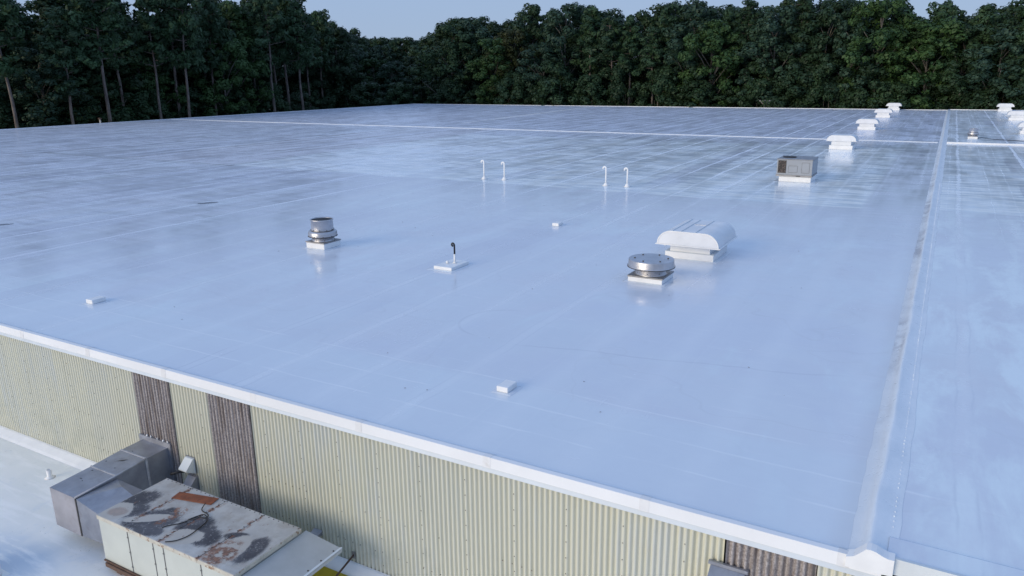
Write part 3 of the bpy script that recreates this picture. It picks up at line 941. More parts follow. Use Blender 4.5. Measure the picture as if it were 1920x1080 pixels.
# pipe curb with the black topped pipe
pc = empty('pipe_curb', (-15.30, 22.45, RZ), 'low white pad with a thin white pipe bent over in a black end', 'pipe curb')
MB().box(-0.62, 0.52, -0.80, 0.68, 0.002, 0.010, (0.04, 0.04)).build('flashing', M['roof_right'], pc)
MB().rbox(-0.39, 0.39, -0.60, 0.57, 0.008, 0.125, 0.012).build('pad', M['white'], pc)
px, py = 0.06, 0.12
pipe = MB().tube([(px, py, 0.125), (px, py, 0.46)], 0.040, 12).build('pipe', M['white'], pc)
path = [(px, py, 0.461), (px, py, 0.80)]
for k in range(1, 9):
    a = math.pi * 1.5 * k / 8
    path.append((px - 0.05 + 0.05 * math.cos(a), py - 0.02, 0.81 + 0.055 * math.sin(a)))
MB().tube(path, 0.034, 10).build('bent_end', M['black'], pc)
MB().lathe([(0.09, 0.126), (0.05, 0.16), (0.045, 0.17)], px, py, 20).build('boot', M['white'], pc)
MB().lathe([(0.055, 0.126), (0.055, 0.20), (0.035, 0.22)], -0.15, -0.05, 18).build('plug', M['white'], pc)

# cable by the far fan
pts = [(2.85, 91.2, RZ2 + 0.03), (3.2, 92.4, RZ2 + 0.02), (3.7, 91.2, RZ2 + 0.02), (4.3, 90.1, RZ2 + 0.02), (5.4, 89.6, RZ2 + 0.02), (6.6, 89.2, RZ2 + 0.02), (9.0, 88.6, RZ2 + 0.02), (14.0, 88.3, RZ2 + 0.02)]
tag(MB().tube(pts, 0.03, 6).build('cable', M['black']), 'black cable lying on the adjoining roof beside the small stack fan', 'cable')

# small litter flecks on the roofs
mb = MB()
rnd = random.Random(21)
for k in range(60):
    if k < 30: x, y, z, s = rnd.uniform(-12, -1.0), rnd.uniform(11.5, 40), RZ, rnd.uniform(0.010, 0.03)
    elif k < 0:
        x = 0.5 + rnd.random() * 1.4
        y = 11.9 + 7.0 * x / 1.9 * rnd.uniform(0.85, 1.3)
        z, s = RZ2, rnd.uniform(0.01, 0.028)
    else: x, y, z, s = rnd.uniform(-30, -12), rnd.uniform(13, 40), RZ, rnd.uniform(0.012, 0.04)
    a = rnd.uniform(0, 3.1)
    c, d = math.cos(a) * s, math.sin(a) * s
    mb.add([(x - c, y - d, z + 0.006), (x + d * 0.4, y - c * 0.4, z + 0.016), (x + c, y + d, z + 0.006), (x - d * 0.4, y + c * 0.4, z + 0.012)], [(0, 1, 2, 3)])
tag(mb.build('leaf_litter', M['rust_pipe']), kind='stuff')

# ------------------------------------------------------------------ things on and by the corrugated wall
duct = empty('metal_duct', (-16.55, 9.4, LZ), 'dull galvanised sheet metal duct running out of the wall to the stained unit', 'duct')
o = (-16.55, 9.4, LZ)
L = lambda pts: [(x - o[0], y - o[1], z - o[2]) for x, y, z in pts]
xa, xb = -17.04, -16.06
top = [(10.66, 5.86), (10.06, 5.84), (9.26, 5.77), (8.25, 5.72)]
mb = MB()
vs = []
for y, z in top: vs += [(xa, y, z), (xb, y, z)]
for y in (8.25, 10.66): vs += [(xa, y, 4.74), (xb, y, 4.74)]
fs = [(0, 1, 3, 2), (2, 3, 5, 4), (4, 5, 7, 6), (8, 9, 11, 10), (0, 2, 4, 6, 8, 10), (1, 3, 5, 7, 9, 11)]
mb.add(L(vs), fs)
td = mb
td.cur = 1
MB().add(L([(xa, 8.247, 5.72), (xb, 8.247, 5.72), (xb, 8.247, 4.74), (xa, 8.247, 4.74)]), [(0, 1, 2, 3)]).build('end_plate', M['galv_front'], duct)
# branch with a hipped top that runs into the unit
vs = [(-16.03, 8.25, 5.70), (-15.29, 8.25, 5.56), (-14.94, 8.25, 5.50), (-16.05, 9.26, 5.70), (-15.55, 9.05, 5.74), (-14.94, 8.95, 5.70), (-14.94, 9.30, 5.62),
      (-16.03, 8.25, 4.76), (-14.94, 8.25, 4.82), (-16.05, 9.3, 4.76), (-14.94, 9.30, 4.82)]
fs = [(0, 1, 4, 3), (1, 2, 5, 4), (4, 5, 6, 3), (0, 7, 8, 2, 1), (3, 6, 10, 9), (7, 9, 10, 8), (2, 8, 10, 6, 5)]
MB().add(L(vs), fs).build('branch_duct', M['galv'], duct)
mb = MB()
for y, z in ((10.06, 5.84), (9.26, 5.77)):
    mb.box(xa - 0.012 - o[0], xb + 0.012 - o[0], y - 0.02 - o[1], y + 0.02 - o[1], z - o[2] - 0.003, z - o[2] + 0.014)
mb.box(xb - 0.001 - o[0], xb + 0.014 - o[0], 10.02 - o[1], 10.08 - o[1], 4.75 - o[2], 5.83 - o[2])
mb.tube(L([(xb - 0.005, 8.25, 5.725), (xb - 0.005, 9.26, 5.775), (xb - 0.005, 10.06, 5.845)]), 0.022, 6)
mb.build('seam', M['sealant'], duct)
MB().box(xb - 0.012 - o[0], xb + 0.032 - o[0], 8.238 - o[1], 8.243 - o[1], 4.75 - o[2], 5.70 - o[2]).build('corner_seam', M['bolt'], duct)
mb = MB()
mb.box(xa - 0.12 - o[0], xb + 0.11 - o[0], 10.655 - o[1], 10.70 - o[1], 5.86 - o[2], 5.99 - o[2])
mb.box(xb + 0.001 - o[0], xb + 0.11 - o[0], 10.655 - o[1], 10.70 - o[1], 4.6 - o[2], 5.859 - o[2])
mb.box(xa - 0.12 - o[0], xa - 0.001 - o[0], 10.655 - o[1], 10.70 - o[1], 4.6 - o[2], 5.859 - o[2])
mb.cur = 1
for k, s in enumerate((0.03, 0.02, 0.016, 0.028, 0.02)):
    x = (-16.85, -16.70, -16.45, -16.22, -16.05)[k]
    mb.lathe([(s * 0.6, 5.985), (s, 6.0), (s * 0.8, 6.03), (0.003, 6.045)], 0, 0, 8)
    mb.v[-32:] = [(a + x - o[0], b + 10.675 - o[1], z - o[2]) for a, b, z in mb.v[-32:]]
mb.build('wall_flange', [M['galv'], M['white']], duct)
mb = td
rnd = random.Random(9)
for k in range(9):
    x, y = rnd.uniform(-16.9, -16.2), rnd.uniform(8.6, 10.5)
    z = float(np.interp(y, [8.25, 9.26, 10.06, 10.66], [5.72, 5.77, 5.84, 5.86])) + 0.004
    a, s = rnd.uniform(-0.5, 0.9), rnd.uniform(0.02, 0.05)
    if k == 0: x, y, a, s, z = -16.55, 9.75, 0.75, 0.19, 5.82
    c, d = math.cos(a) * s, math.sin(a) * s
    mb.add(L([(x - c, y - d, z), (x + 0.012, y - 0.012, z + 0.004), (x + c, y + d, z), (x - 0.012, y + 0.012, z + 0.004)]), [(0, 1, 2, 3)])
td.build('trunk_duct', [M['galv'], M['dark']], duct)

un = empty('rooftop_unit', (0, 0, 0), 'long pale green air handling unit with a rusty tar stained top', 'air handler')
UX0, UX1, UY0, UY1, UZ0, UZ1 = -14.95, -10.68, 8.05, 9.80, 4.62, 5.75
body = MB().box(UX0 + 0.02, UX1 - 0.02, UY0 + 0.02, UY1 - 0.02, UZ0, UZ1 - 0.10)
mb = MB()
cuts = [UX0, -14.03, -12.90, -11.74, UX1]
for a, b in zip(cuts[:-1], cuts[1:]):
    mb.box(a + 0.006, b - 0.006, UY0, UY1, UZ1 - 0.004, UZ1, (0.003, 0.003))
tp = mb
mb = MB()
for a, b in zip(cuts[:-1], cuts[1:]):
    mb.box(a + 0.004, b - 0.004, UY0 - 0.006, UY0 + 0.006, UZ1 - 0.095, UZ1 - 0.005)
mb.box(UX0 - 0.004, UX0 + 0.006, UY0 + 0.01, UY1, UZ1 - 0.095, UZ1 - 0.005)
mb.box(UX1 - 0.006, UX1 + 0.006, UY0 + 0.01, UY1, UZ1 - 0.095, UZ1 - 0.005)
mb.build('rim', M['unit_rim'], un)
MB().box(UX0 + 0.03, UX1 - 0.03, UY0 + 0.03, UY1 - 0.03, UZ1 - 0.099, UZ1 - 0.006).build('inner_frame', M['dark'], un)
mb = body
mb.cur = 1
for x in (-13.95, -13.12, -12.79, -11.66):
    mb.box(x - 0.010, x + 0.010, UY0 + 0.012, UY0 + 0.019, UZ0 + 0.02, UZ1 - 0.10)
    for k in range(3): mb.box(x - 0.02, x + 0.02, UY0 + 0.006, UY0 + 0.012, UZ0 + 0.14 + 0.36 * k, UZ0 + 0.17 + 0.36 * k)
mb.build('casing', [M['unit_side'], M['hvac_line']], un)
mb = tp
mb.cur = 1
rnd = random.Random(14)
for sx in (-14.03, -12.90, -11.74):
    for k in range(11):
        y = UY0 + 0.06 + 0.162 * k
        mb.box(sx - 0.035, sx - 0.012, y, y + 0.022, UZ1 + 0.001, UZ1 + 0.008)
for k in range(30):
    x = UX0 + 0.08 + 0.143 * k
    mb.box(x, x + 0.02, UY1 - 0.05, UY1 - 0.03, UZ1 + 0.001, UZ1 + 0.008)
mb.build('top_panel', [M['unit_top'], M['bolt']], un)
mb = MB()
mb.box(UX0 + 0.1, UX1, UY0 - 0.05, UY0 + 0.06, UZ0 - 0.10, UZ0 - 0.005)
mb.box(UX0 + 0.02, UX1, UY0 - 0.02, UY0 + 0.01, UZ0 + 0.002, UZ0 + 0.035)
mb.build('base_rail', M['rust_pipe'], un)
for x in (-14.6, -12.8, -11.0):
    MB().box(x, x + 0.15, UY0 + 0.02, UY1 - 0.05, LZ + 0.002, UZ0 - 0.105).build('support', M['rust_pipe'], un)
mb = MB()
mb.prism([(UX1 + 0.008, UZ1 - 0.12), (-9.74, 5.52), (-9.70, 5.50), (-9.70, 5.43), (UX1 + 0.008, UZ1 - 0.21)], UY0 + 0.04, 9.92)
mb.prism([(UX1 + 0.008, UZ1 - 0.215), (-10.44, UZ1 - 0.235), (-10.56, 4.72), (UX1 + 0.008, 4.72)], UY0 + 0.10, 9.80)
mb.cur = 1
for k in range(5): mb.box(-9.78, -9.755, 8.3 + 0.36 * k, 8.325 + 0.36 * k, 5.53, 5.545)
hd = mb.build('intake_hood', [M['unit_hood'], M['bolt']], un)
MB().box(-9.735, -9.69, UY0 + 0.03, 9.93, 5.522, 5.535).build('edge_strip', M['drip'], hd)

pl = MB().box(-0.52, 0.52, -0.135, 0.135, 0.0, 0.012, (0.004, 0.004)).build('rusty_plate', M['rust'])
pl.location = (-13.595, 9.505, UZ1 + 0.012)
pl.rotation_euler = (0, 0, math.radians(13))
tag(pl, 'loose rusty brown steel plate lying on top of the stained unit', 'metal plate')
pts = [(-13.17, 9.44, 0.05), (-13.06, 9.25, 0.02), (-12.80, 9.20, 0.02), (-12.72, 9.08, 0.02), (-12.88, 9.02, 0.03), (-13.00, 8.86, 0.02), (-12.86, 9.14, 0.03),
       (-12.62, 9.02, 0.02), (-12.54, 8.77, 0.02), (-12.50, 8.48, 0.02), (-12.58, 8.24, 0.02), (-12.74, 8.10, 0.02)]
def smooth_path(P, n=5):
    out = []
    for i in range(len(P) - 1):
        p0, p1, p2, p3 = (Vector(P[max(i - 1, 0)]), Vector(P[i]), Vector(P[i + 1]), Vector(P[min(i + 2, len(P) - 1)]))
        for k in range(n):
            t = k / n
            out.append(0.5 * ((2 * p1) + (p2 - p0) * t + (2 * p0 - 5 * p1 + 4 * p2 - p3) * t * t + (3 * p1 - p0 - 3 * p2 + p3) * t ** 3))
    return out + [Vector(P[-1])]
w = MB().tube(smooth_path([(x, y, UZ1 + z) for x, y, z in pts]), 0.011, 6)
w.tube(smooth_path([(x, y, UZ1 + z) for x, y, z in ((-12.97, 8.84, 0.02), (-13.05, 8.68, 0.015), (-13.2, 8.50, 0.015), (-13.24, 8.40, 0.015))]), 0.009, 6)
tag(w.build('cable', M['black']), 'thin black cable looping over the stained unit top from under the plate', 'cable')

# little weather hoods on the wall
def wall_hood(x0, z, label, mat, pipe):
    r = empty('wall_vent_hood', (x0, 10.70, z), label, 'wall vent', 'grey vent hoods on the corrugated wall')
    s = MB().prism([(0.0, 0.0), (-0.05, 0.0), (-0.27, -0.22), (-0.27, -0.25), (-0.02, -0.40), (0.0, -0.40)], 0.0, 0.29, 'x').build('hood', mat, r)
    MB().box(-0.02, 0.31, -0.010, 0.0, -0.42, 0.03).build('back_plate', M['galv'], r)
    if pipe:
        MB().tube([(0.14, -0.16, -0.30), (0.0, -0.28, -0.30), (-0.12, -0.42, -0.33)], 0.035, 10).build('pipe', M['black'], r)
    return r


wall_hood(-15.41, 5.78, 'upper pale vent hood on the wall with a black pipe below it', M['fascia_grey'], True)
wall_hood(-15.38, 5.30, 'lower grey blue vent hood on the wall close behind the stained unit', M['galv'], False)
wf = empty('wall_duct_hood', (-2.16, 10.70, 7.2), 'slate grey sheet metal hood on the wall at the bottom edge below the brown panel', 'wall vent')
MB().prism([(0.0, 0.0), (-0.06, 0.0), (-0.75, -0.42), (-0.75, -1.0), (0.0, -1.0)], -0.27, 0.27, 'x').build('hood', M['galv'], wf)
MB().box(-0.31, 0.31, -0.05, 0.0, 0.001, 0.06).build('flange', M['galv'], wf)
tr = MB().prism([(0.0, 0.0), (-0.16, -0.05), (-0.16, -0.10), (0.0, -0.10)], 0, 0.24, 'x').build('wall_bracket', M['galv'])
tr.location = (-11.24, 10.70, 5.06)
tag(tr, 'small grey metal ledge on the wall behind the intake hood', 'bracket')

ps = empty('pipe_stub', (-20.02, 9.75, LZ), 'short white open pipe stub on the lower roof left of the duct', 'pipe')
MB().lathe([(0.066, 0.004), (0.066, 0.24), (0.05, 0.24), (0.05, 0.10)], n=24, cap=False).build('pipe', M['white'], ps)
MB().lathe([(0.14, 0.002), (0.085, 0.02), (0.07, 0.04)], n=24).build('boot', M['white'], ps)
bx = empty('equipment_curb', (-17.15, 6.2, LZ), 'white box cut by the bottom left corner of the picture, on the lower roof', 'curb')
MB().rbox(-0.45, 0.43, -0.6, 0.62, 0.012, 0.55, 0.02).build('box', M['white'], bx)
MB().box(-0.55, 0.53, -0.7, 0.72, 0.002, 0.011).build('flashing', M['annex'], bx)

yb = empty('yellow_board', (-10.9, 9.95, LZ), 'mustard yellow board lying between the unit and the wall', 'board')
MB().box(-1.3, 1.02, -0.75, 0.43, 0.012, 0.05).build('board', M['yellow'], yb)
MB().box(1.024, 1.32, -0.75, 0.43, 0.012, 0.046).build('bare_edge', M['beige'], yb)
rd = empty('conduit', (-10.12, 10.70, 4.74), 'dark rusty pipe leaning out of the wall over the yellow board', 'pipe')
MB().tube([(0.0, 0.0, 0.0), (0.01, -0.5, -0.13), (0.03, -1.05, -0.27)], 0.022, 10).build('pipe', M['rust_pipe'], rd)
MB().box(-0.05, 0.05, -0.012, 0.0, -0.08, 0.08).build('plate', M['alu_dark'], rd)

# beyond the roof edges
pb = empty('bent_stub_post', (-119.0, 75.7, 0), 'short capped pipe poking up behind the left roof edge', 'pipe')
MB().tube([(0, 0, 0), (0, 0, 8.55)], 0.13, 12).build('pipe', M['beige'], pb)
MB().lathe([(0.12, 8.55), (0.30, 8.60), (0.28, 8.72), (0.1, 8.80)], n=20).build('cap', M['rust_pipe'], pb)
lp = empty('light_pole', (-32.45, 160.3, 0), 'grey pole with three branching floodlights behind the far roof edge', 'light pole')
MB().tube([(0, 0, 0), (0, 0, 8.9)], [0.12, 0.08], 12).build('pole', M['pole'], lp)
path = [(-0.62, 0, 9.12), (-0.55, 0, 8.88), (-0.40, 0, 8.74), (0, 0, 8.72), (0.40, 0, 8.74), (0.55, 0, 8.88), (0.62, 0, 9.12)]
MB().tube(smooth_path(path), 0.055, 8).build('cross_arm', M['pole'], lp)
for p0, p1 in (((-0.58, 0, 9.08), (-1.02, 0, 9.34)), ((0.58, 0, 9.08), (1.10, 0, 9.36)), ((0.02, 0, 8.85), (0.05, 0, 9.45))):
    a, b = Vector(p0), Vector(p1)
    MB().tube([a, a.lerp(b, 0.3), b], [0.06, 0.10, 0.13], 10).build('floodlight', M['pole'], lp)


# ------------------------------------------------------------------ trees
def leaf_material(name, dark, light, tint):
    t = NT(name)
    t.coord()
    oi = t.n('ShaderNodeObjectInfo').outputs['Random']
    n = t.noise(0.35, 3.0, 0.6)
    f = t.noise(2.4, 3.0, 0.7)
    c = t.mix(t.ramp(t.math('ADD', t.math('MULTIPLY', n, 0.66), t.math('MULTIPLY', f, 0.34)), 0.32, 0.68), dark, light)
    c = t.mix(t.math('MULTIPLY', oi, 0.5), c, tint)
    c = t.mix(t.ramp(t.math('FRACT', t.math('MULTIPLY', oi, 7.31)), 0.3, 1.0, 0.0, 0.55), c, dark)
    t.set(Base_Color=c, Roughness=0.55)
    t.bsdf.inputs['Specular IOR Level'].default_value = 0.25
    tr = t.n('ShaderNodeBsdfTranslucent')
    t.put(tr.inputs[0], c)
    mx = t.n('ShaderNodeMixShader')
    mx.inputs[0].default_value = 0.15
    t.t.links.new(t.bsdf.outputs[0], mx.inputs[1])
    t.t.links.new(tr.outputs[0], mx.inputs[2])
    t.t.links.new(mx.outputs[0], t.out.inputs[0])
    return t.m


def bark_material(name, a, b):
    t = NT(name)
    t.coord()
    n = t.noise(3.0, 5.0, 0.7, (1.0, 1.0, 0.25))
    t.set(Base_Color=t.mix(t.ramp(n, 0.35, 0.65), a, b), Roughness=0.9)
    return t.m


LEAF = {
    'pine': leaf_material('pine_needles', (0.017, 0.039, 0.019), (0.055, 0.111, 0.046), (0.048, 0.091, 0.048)),
    'broad': leaf_material('oak_leaves', (0.017, 0.037, 0.018), (0.047, 0.092, 0.036), (0.033, 0.064, 0.036)),
    'loose': leaf_material('grey_green_leaves', (0.019, 0.042, 0.026), (0.049, 0.095, 0.055), (0.038, 0.076, 0.053)),
    'light': leaf_material('fresh_green_leaves', (0.020, 0.049, 0.017), (0.063, 0.122, 0.035), (0.048, 0.096, 0.033)),
    'yellow': leaf_material('olive_leaves', (0.030, 0.039, 0.013), (0.083, 0.095, 0.031), (0.065, 0.072, 0.026)),
    'shrub': leaf_material('understorey_leaves', (0.016, 0.035, 0.018), (0.047, 0.092, 0.038), (0.035, 0.070, 0.034)),
}
BARK = {'pine': bark_material('pine_bark', (0.08, 0.066, 0.06), (0.19, 0.16, 0.14)), 'broad': bark_material('grey_bark', (0.07, 0.064, 0.055), (0.19, 0.175, 0.155))}


def leaf_mesh(name, C, Nrm, size, mat, rng, aspect=1.7):
    """one bent four-cornered leaf spray per centre"""
    n = len(C)
    r = rng.normal(size=(n, 3))
    a = np.cross(Nrm, r)
    a /= np.linalg.norm(a, axis=1, keepdims=True) + 1e-9
    b = np.cross(Nrm, a)
    s = (size * np.clip(rng.lognormal(-0.06, 0.42, n), 0.4, 2.1))[:, None]
    V = np.empty((n, 4, 3))
    V[:, 0] = C - a * s * aspect * 0.5
    V[:, 1] = C - b * s * 0.5 + Nrm * s * 0.12
    V[:, 2] = C + a * s * aspect * 0.5 + Nrm * s * 0.05
    V[:, 3] = C + b * s * 0.5 - Nrm * s * 0.10
    me = bpy.data.meshes.new(name)
    me.vertices.add(4 * n)
    me.vertices.foreach_set('co', V.reshape(-1).astype(np.float32))
    me.loops.add(4 * n)
    me.loops.foreach_set('vertex_index', np.arange(4 * n, dtype=np.int32))
    me.polygons.add(n)
    me.polygons.foreach_set('loop_start', np.arange(0, 4 * n, 4, dtype=np.int32))
    me.polygons.foreach_set('loop_total', np.full(n, 4, dtype=np.int32))
    me.update(calc_edges=True)
    me.materials.append(mat)
    return me


def unit(v): return v / (np.linalg.norm(v, axis=1, keepdims=True) + 1e-9)


def crown_from_clumps(rng, clumps, per, up=0.35):
    C, N = [], []
    for (p, rad, flat) in clumps:
        m = max(20, int(per * (rad ** 2)))
        d = unit(rng.normal(size=(m, 3)))
        k = rng.uniform(0.55, 1.06, m)[:, None] ** 0.6
        q = d * k * rad
        q[:, 2] *= flat
        q += rng.normal(size=(m, 3)) * rad * 0.07
        C.append(q + np.array(p))
        nn = unit(d + rng.normal(size=(m, 3)) * 0.28 + np.array([0, 0, up]))
        N.append(nn)
    return np.concatenate(C), np.concatenate(N)


def make_tree(kind, seed):
    """returns (crown mesh, trunk mesh), built about 30 m tall"""
    rng = np.random.default_rng(seed)
    H = 30.0
    tk = MB()
    clumps = []
    if kind == 'pine':
        lean = rng.normal(size=2) * 0.5
        P = lambda h: Vector((lean[0] * (h / H) ** 2 * 2 + 0.12 * math.sin(h * 0.5 + seed), lean[1] * (h / H) ** 2 * 2, h))
        hs = list(np.linspace(0, 29.0, 14))
        tk.tube([P(h) for h in hs], [0.36 - 0.30 * h / 29.0 for h in hs], 9)
        base = rng.uniform(0.46, 0.56) * H
        h = base
        while h < 29.4:
            f = (h - base) / (H - base)
            R = (4.6 * (1 - f) ** 0.7 + 0.7) * rng.uniform(0.75, 1.15)
            if f < 0.22: R *= rng.uniform(0.45, 1.0)
            nb = 3 if f < 0.8 else 2
            a0 = rng.uniform(0, 6.28)
            for k in range(nb):
                if f < 0.3 and rng.random() < 0.3: continue
                a = a0 + 6.283 * k / nb + rng.normal() * 0.3
                L = R * rng.uniform(0.6, 1.1)
                rise = rng.uniform(0.0, 0.35) * L
                b = P(h)
                tip = b + Vector((math.cos(a) * L, math.sin(a) * L, rise))
                tk.tube([b, b.lerp(tip, 0.55) + Vector((0, 0, -0.1 * L * 0.3)), tip], [0.085, 0.055, 0.02], 5)
                m = max(1, int(L / 1.15))
                for j in range(m + 1):
                    g = 0.42 + 0.58 * j / max(1, m)
                    c = b.lerp(tip, g)
                    clumps.append(((c.x + rng.normal() * 0.35, c.y + rng.normal() * 0.35, c.z + 0.25 + rng.normal() * 0.2), rng.uniform(0.62, 1.12), 0.68))
            h += rng.uniform(0.75, 1.25)
        clumps.append(((P(29).x, P(29).y, 29.4), 0.7, 1.1))
        C, N = crown_from_clumps(rng, clumps, 95, 0.3)
        size, asp = 0.25, 2.3
    elif kind == 'shrub':
        for k in range(5):
            a = rng.uniform(0, 6.28)
            top = Vector((math.cos(a) * 2.4, math.sin(a) * 2.4, rng.uniform(14, 22)))
            tk.tube([(math.cos(a) * 0.3, math.sin(a) * 0.3, 0), top * 0.5, top], [0.22, 0.13, 0.04], 6)
        for k in range(95):
            z = rng.uniform(0.02, 1.0)
            R = 7.8 * math.sqrt(max(0.03, 1 - (z - 0.32) ** 2 / 0.50)) * (0.85 if z < 0.15 else 1)
            a = rng.uniform(0, 6.28)
            rr = R * math.sqrt(rng.uniform(0.25, 1.0))
            clumps.append(((rr * math.cos(a), rr * math.sin(a), z * 26 + 1.0), rng.uniform(1.3, 2.5), 0.85))
        C, N = crown_from_clumps(rng, clumps, 48, 0.35)
        size, asp = 0.46, 1.5
    else:
        lean = rng.normal(size=2) * 0.6
        fork = rng.uniform(8, 12)
        P = lambda h: Vector((lean[0] * h / H, lean[1] * h / H, h))
        hs = [0, 0.6, 2, 5, fork, 15, 20, 24]
        tk.tube([P(h) + Vector((0.12 * math.sin(h), 0.1 * math.cos(h * 1.3), 0)) for h in hs], [0.52, 0.42, 0.36, 0.32, 0.28, 0.2, 0.13, 0.06], 9)
        low = {'broad': 0.14, 'loose': 0.24, 'light': 0.20, 'yellow': 0.28}[kind]
        nl = {'broad': 165, 'loose': 120, 'light': 140, 'yellow': 110}[kind]
        Rm = {'broad': 6.6, 'loose': 5.8, 'light': 6.2, 'yellow': 5.6}[kind]
        lob = rng.uniform(0, 6.28, 4)
        for k in range(nl):
            z = low + (1 - low) * rng.uniform(0.0, 1.0) ** 0.9
            q = (z - low) / (1 - low)
            prof = max(0.30, 1 - abs(2 * q - 0.92) ** 2.6) ** 0.55
            a = rng.uniform(0, 6.28)
            R = Rm * prof * (1 + 0.22 * math.sin(2 * a + lob[0] + 5 * q) + 0.14 * math.sin(3 * a + lob[1] - 7 * q))
            rr = R * math.sqrt(rng.uniform(0.18, 1.0))
            c = (rr * math.cos(a) + lean[0] * z, rr * math.sin(a) + lean[1] * z, z * (H - 1.1))
            clumps.append((c, rng.uniform(0.6, 1.6) * (1.0 if kind != 'broad' else 1.1), 0.8))
            if k % 5 == 0 and z > 0.3:
                b = P(max(4.5, c[2] - rr * 0.9 - 2.0))
                t = Vector(c)
                tk.tube([b, b.lerp(t, 0.5) + Vector((0, 0, 0.5)), t], [0.13, 0.085, 0.03], 5)
        C, N = crown_from_clumps(rng, clumps, 92, 0.3)
        size, asp = 0.31, 1.55
    crown = leaf_mesh('crown', C, N, size, LEAF[kind], rng, asp)
    return crown, tk.mesh('trunk', BARK['pine' if kind == 'pine' else 'broad'])


protos = {}
for kind, cnt in (('pine', 5), ('broad', 5), ('loose', 3), ('light', 3), ('yellow', 2), ('shrub', 3)):
    protos[kind] = [make_tree(kind, 100 + 17 * i + len(kind) * 7) for i in range(cnt)]

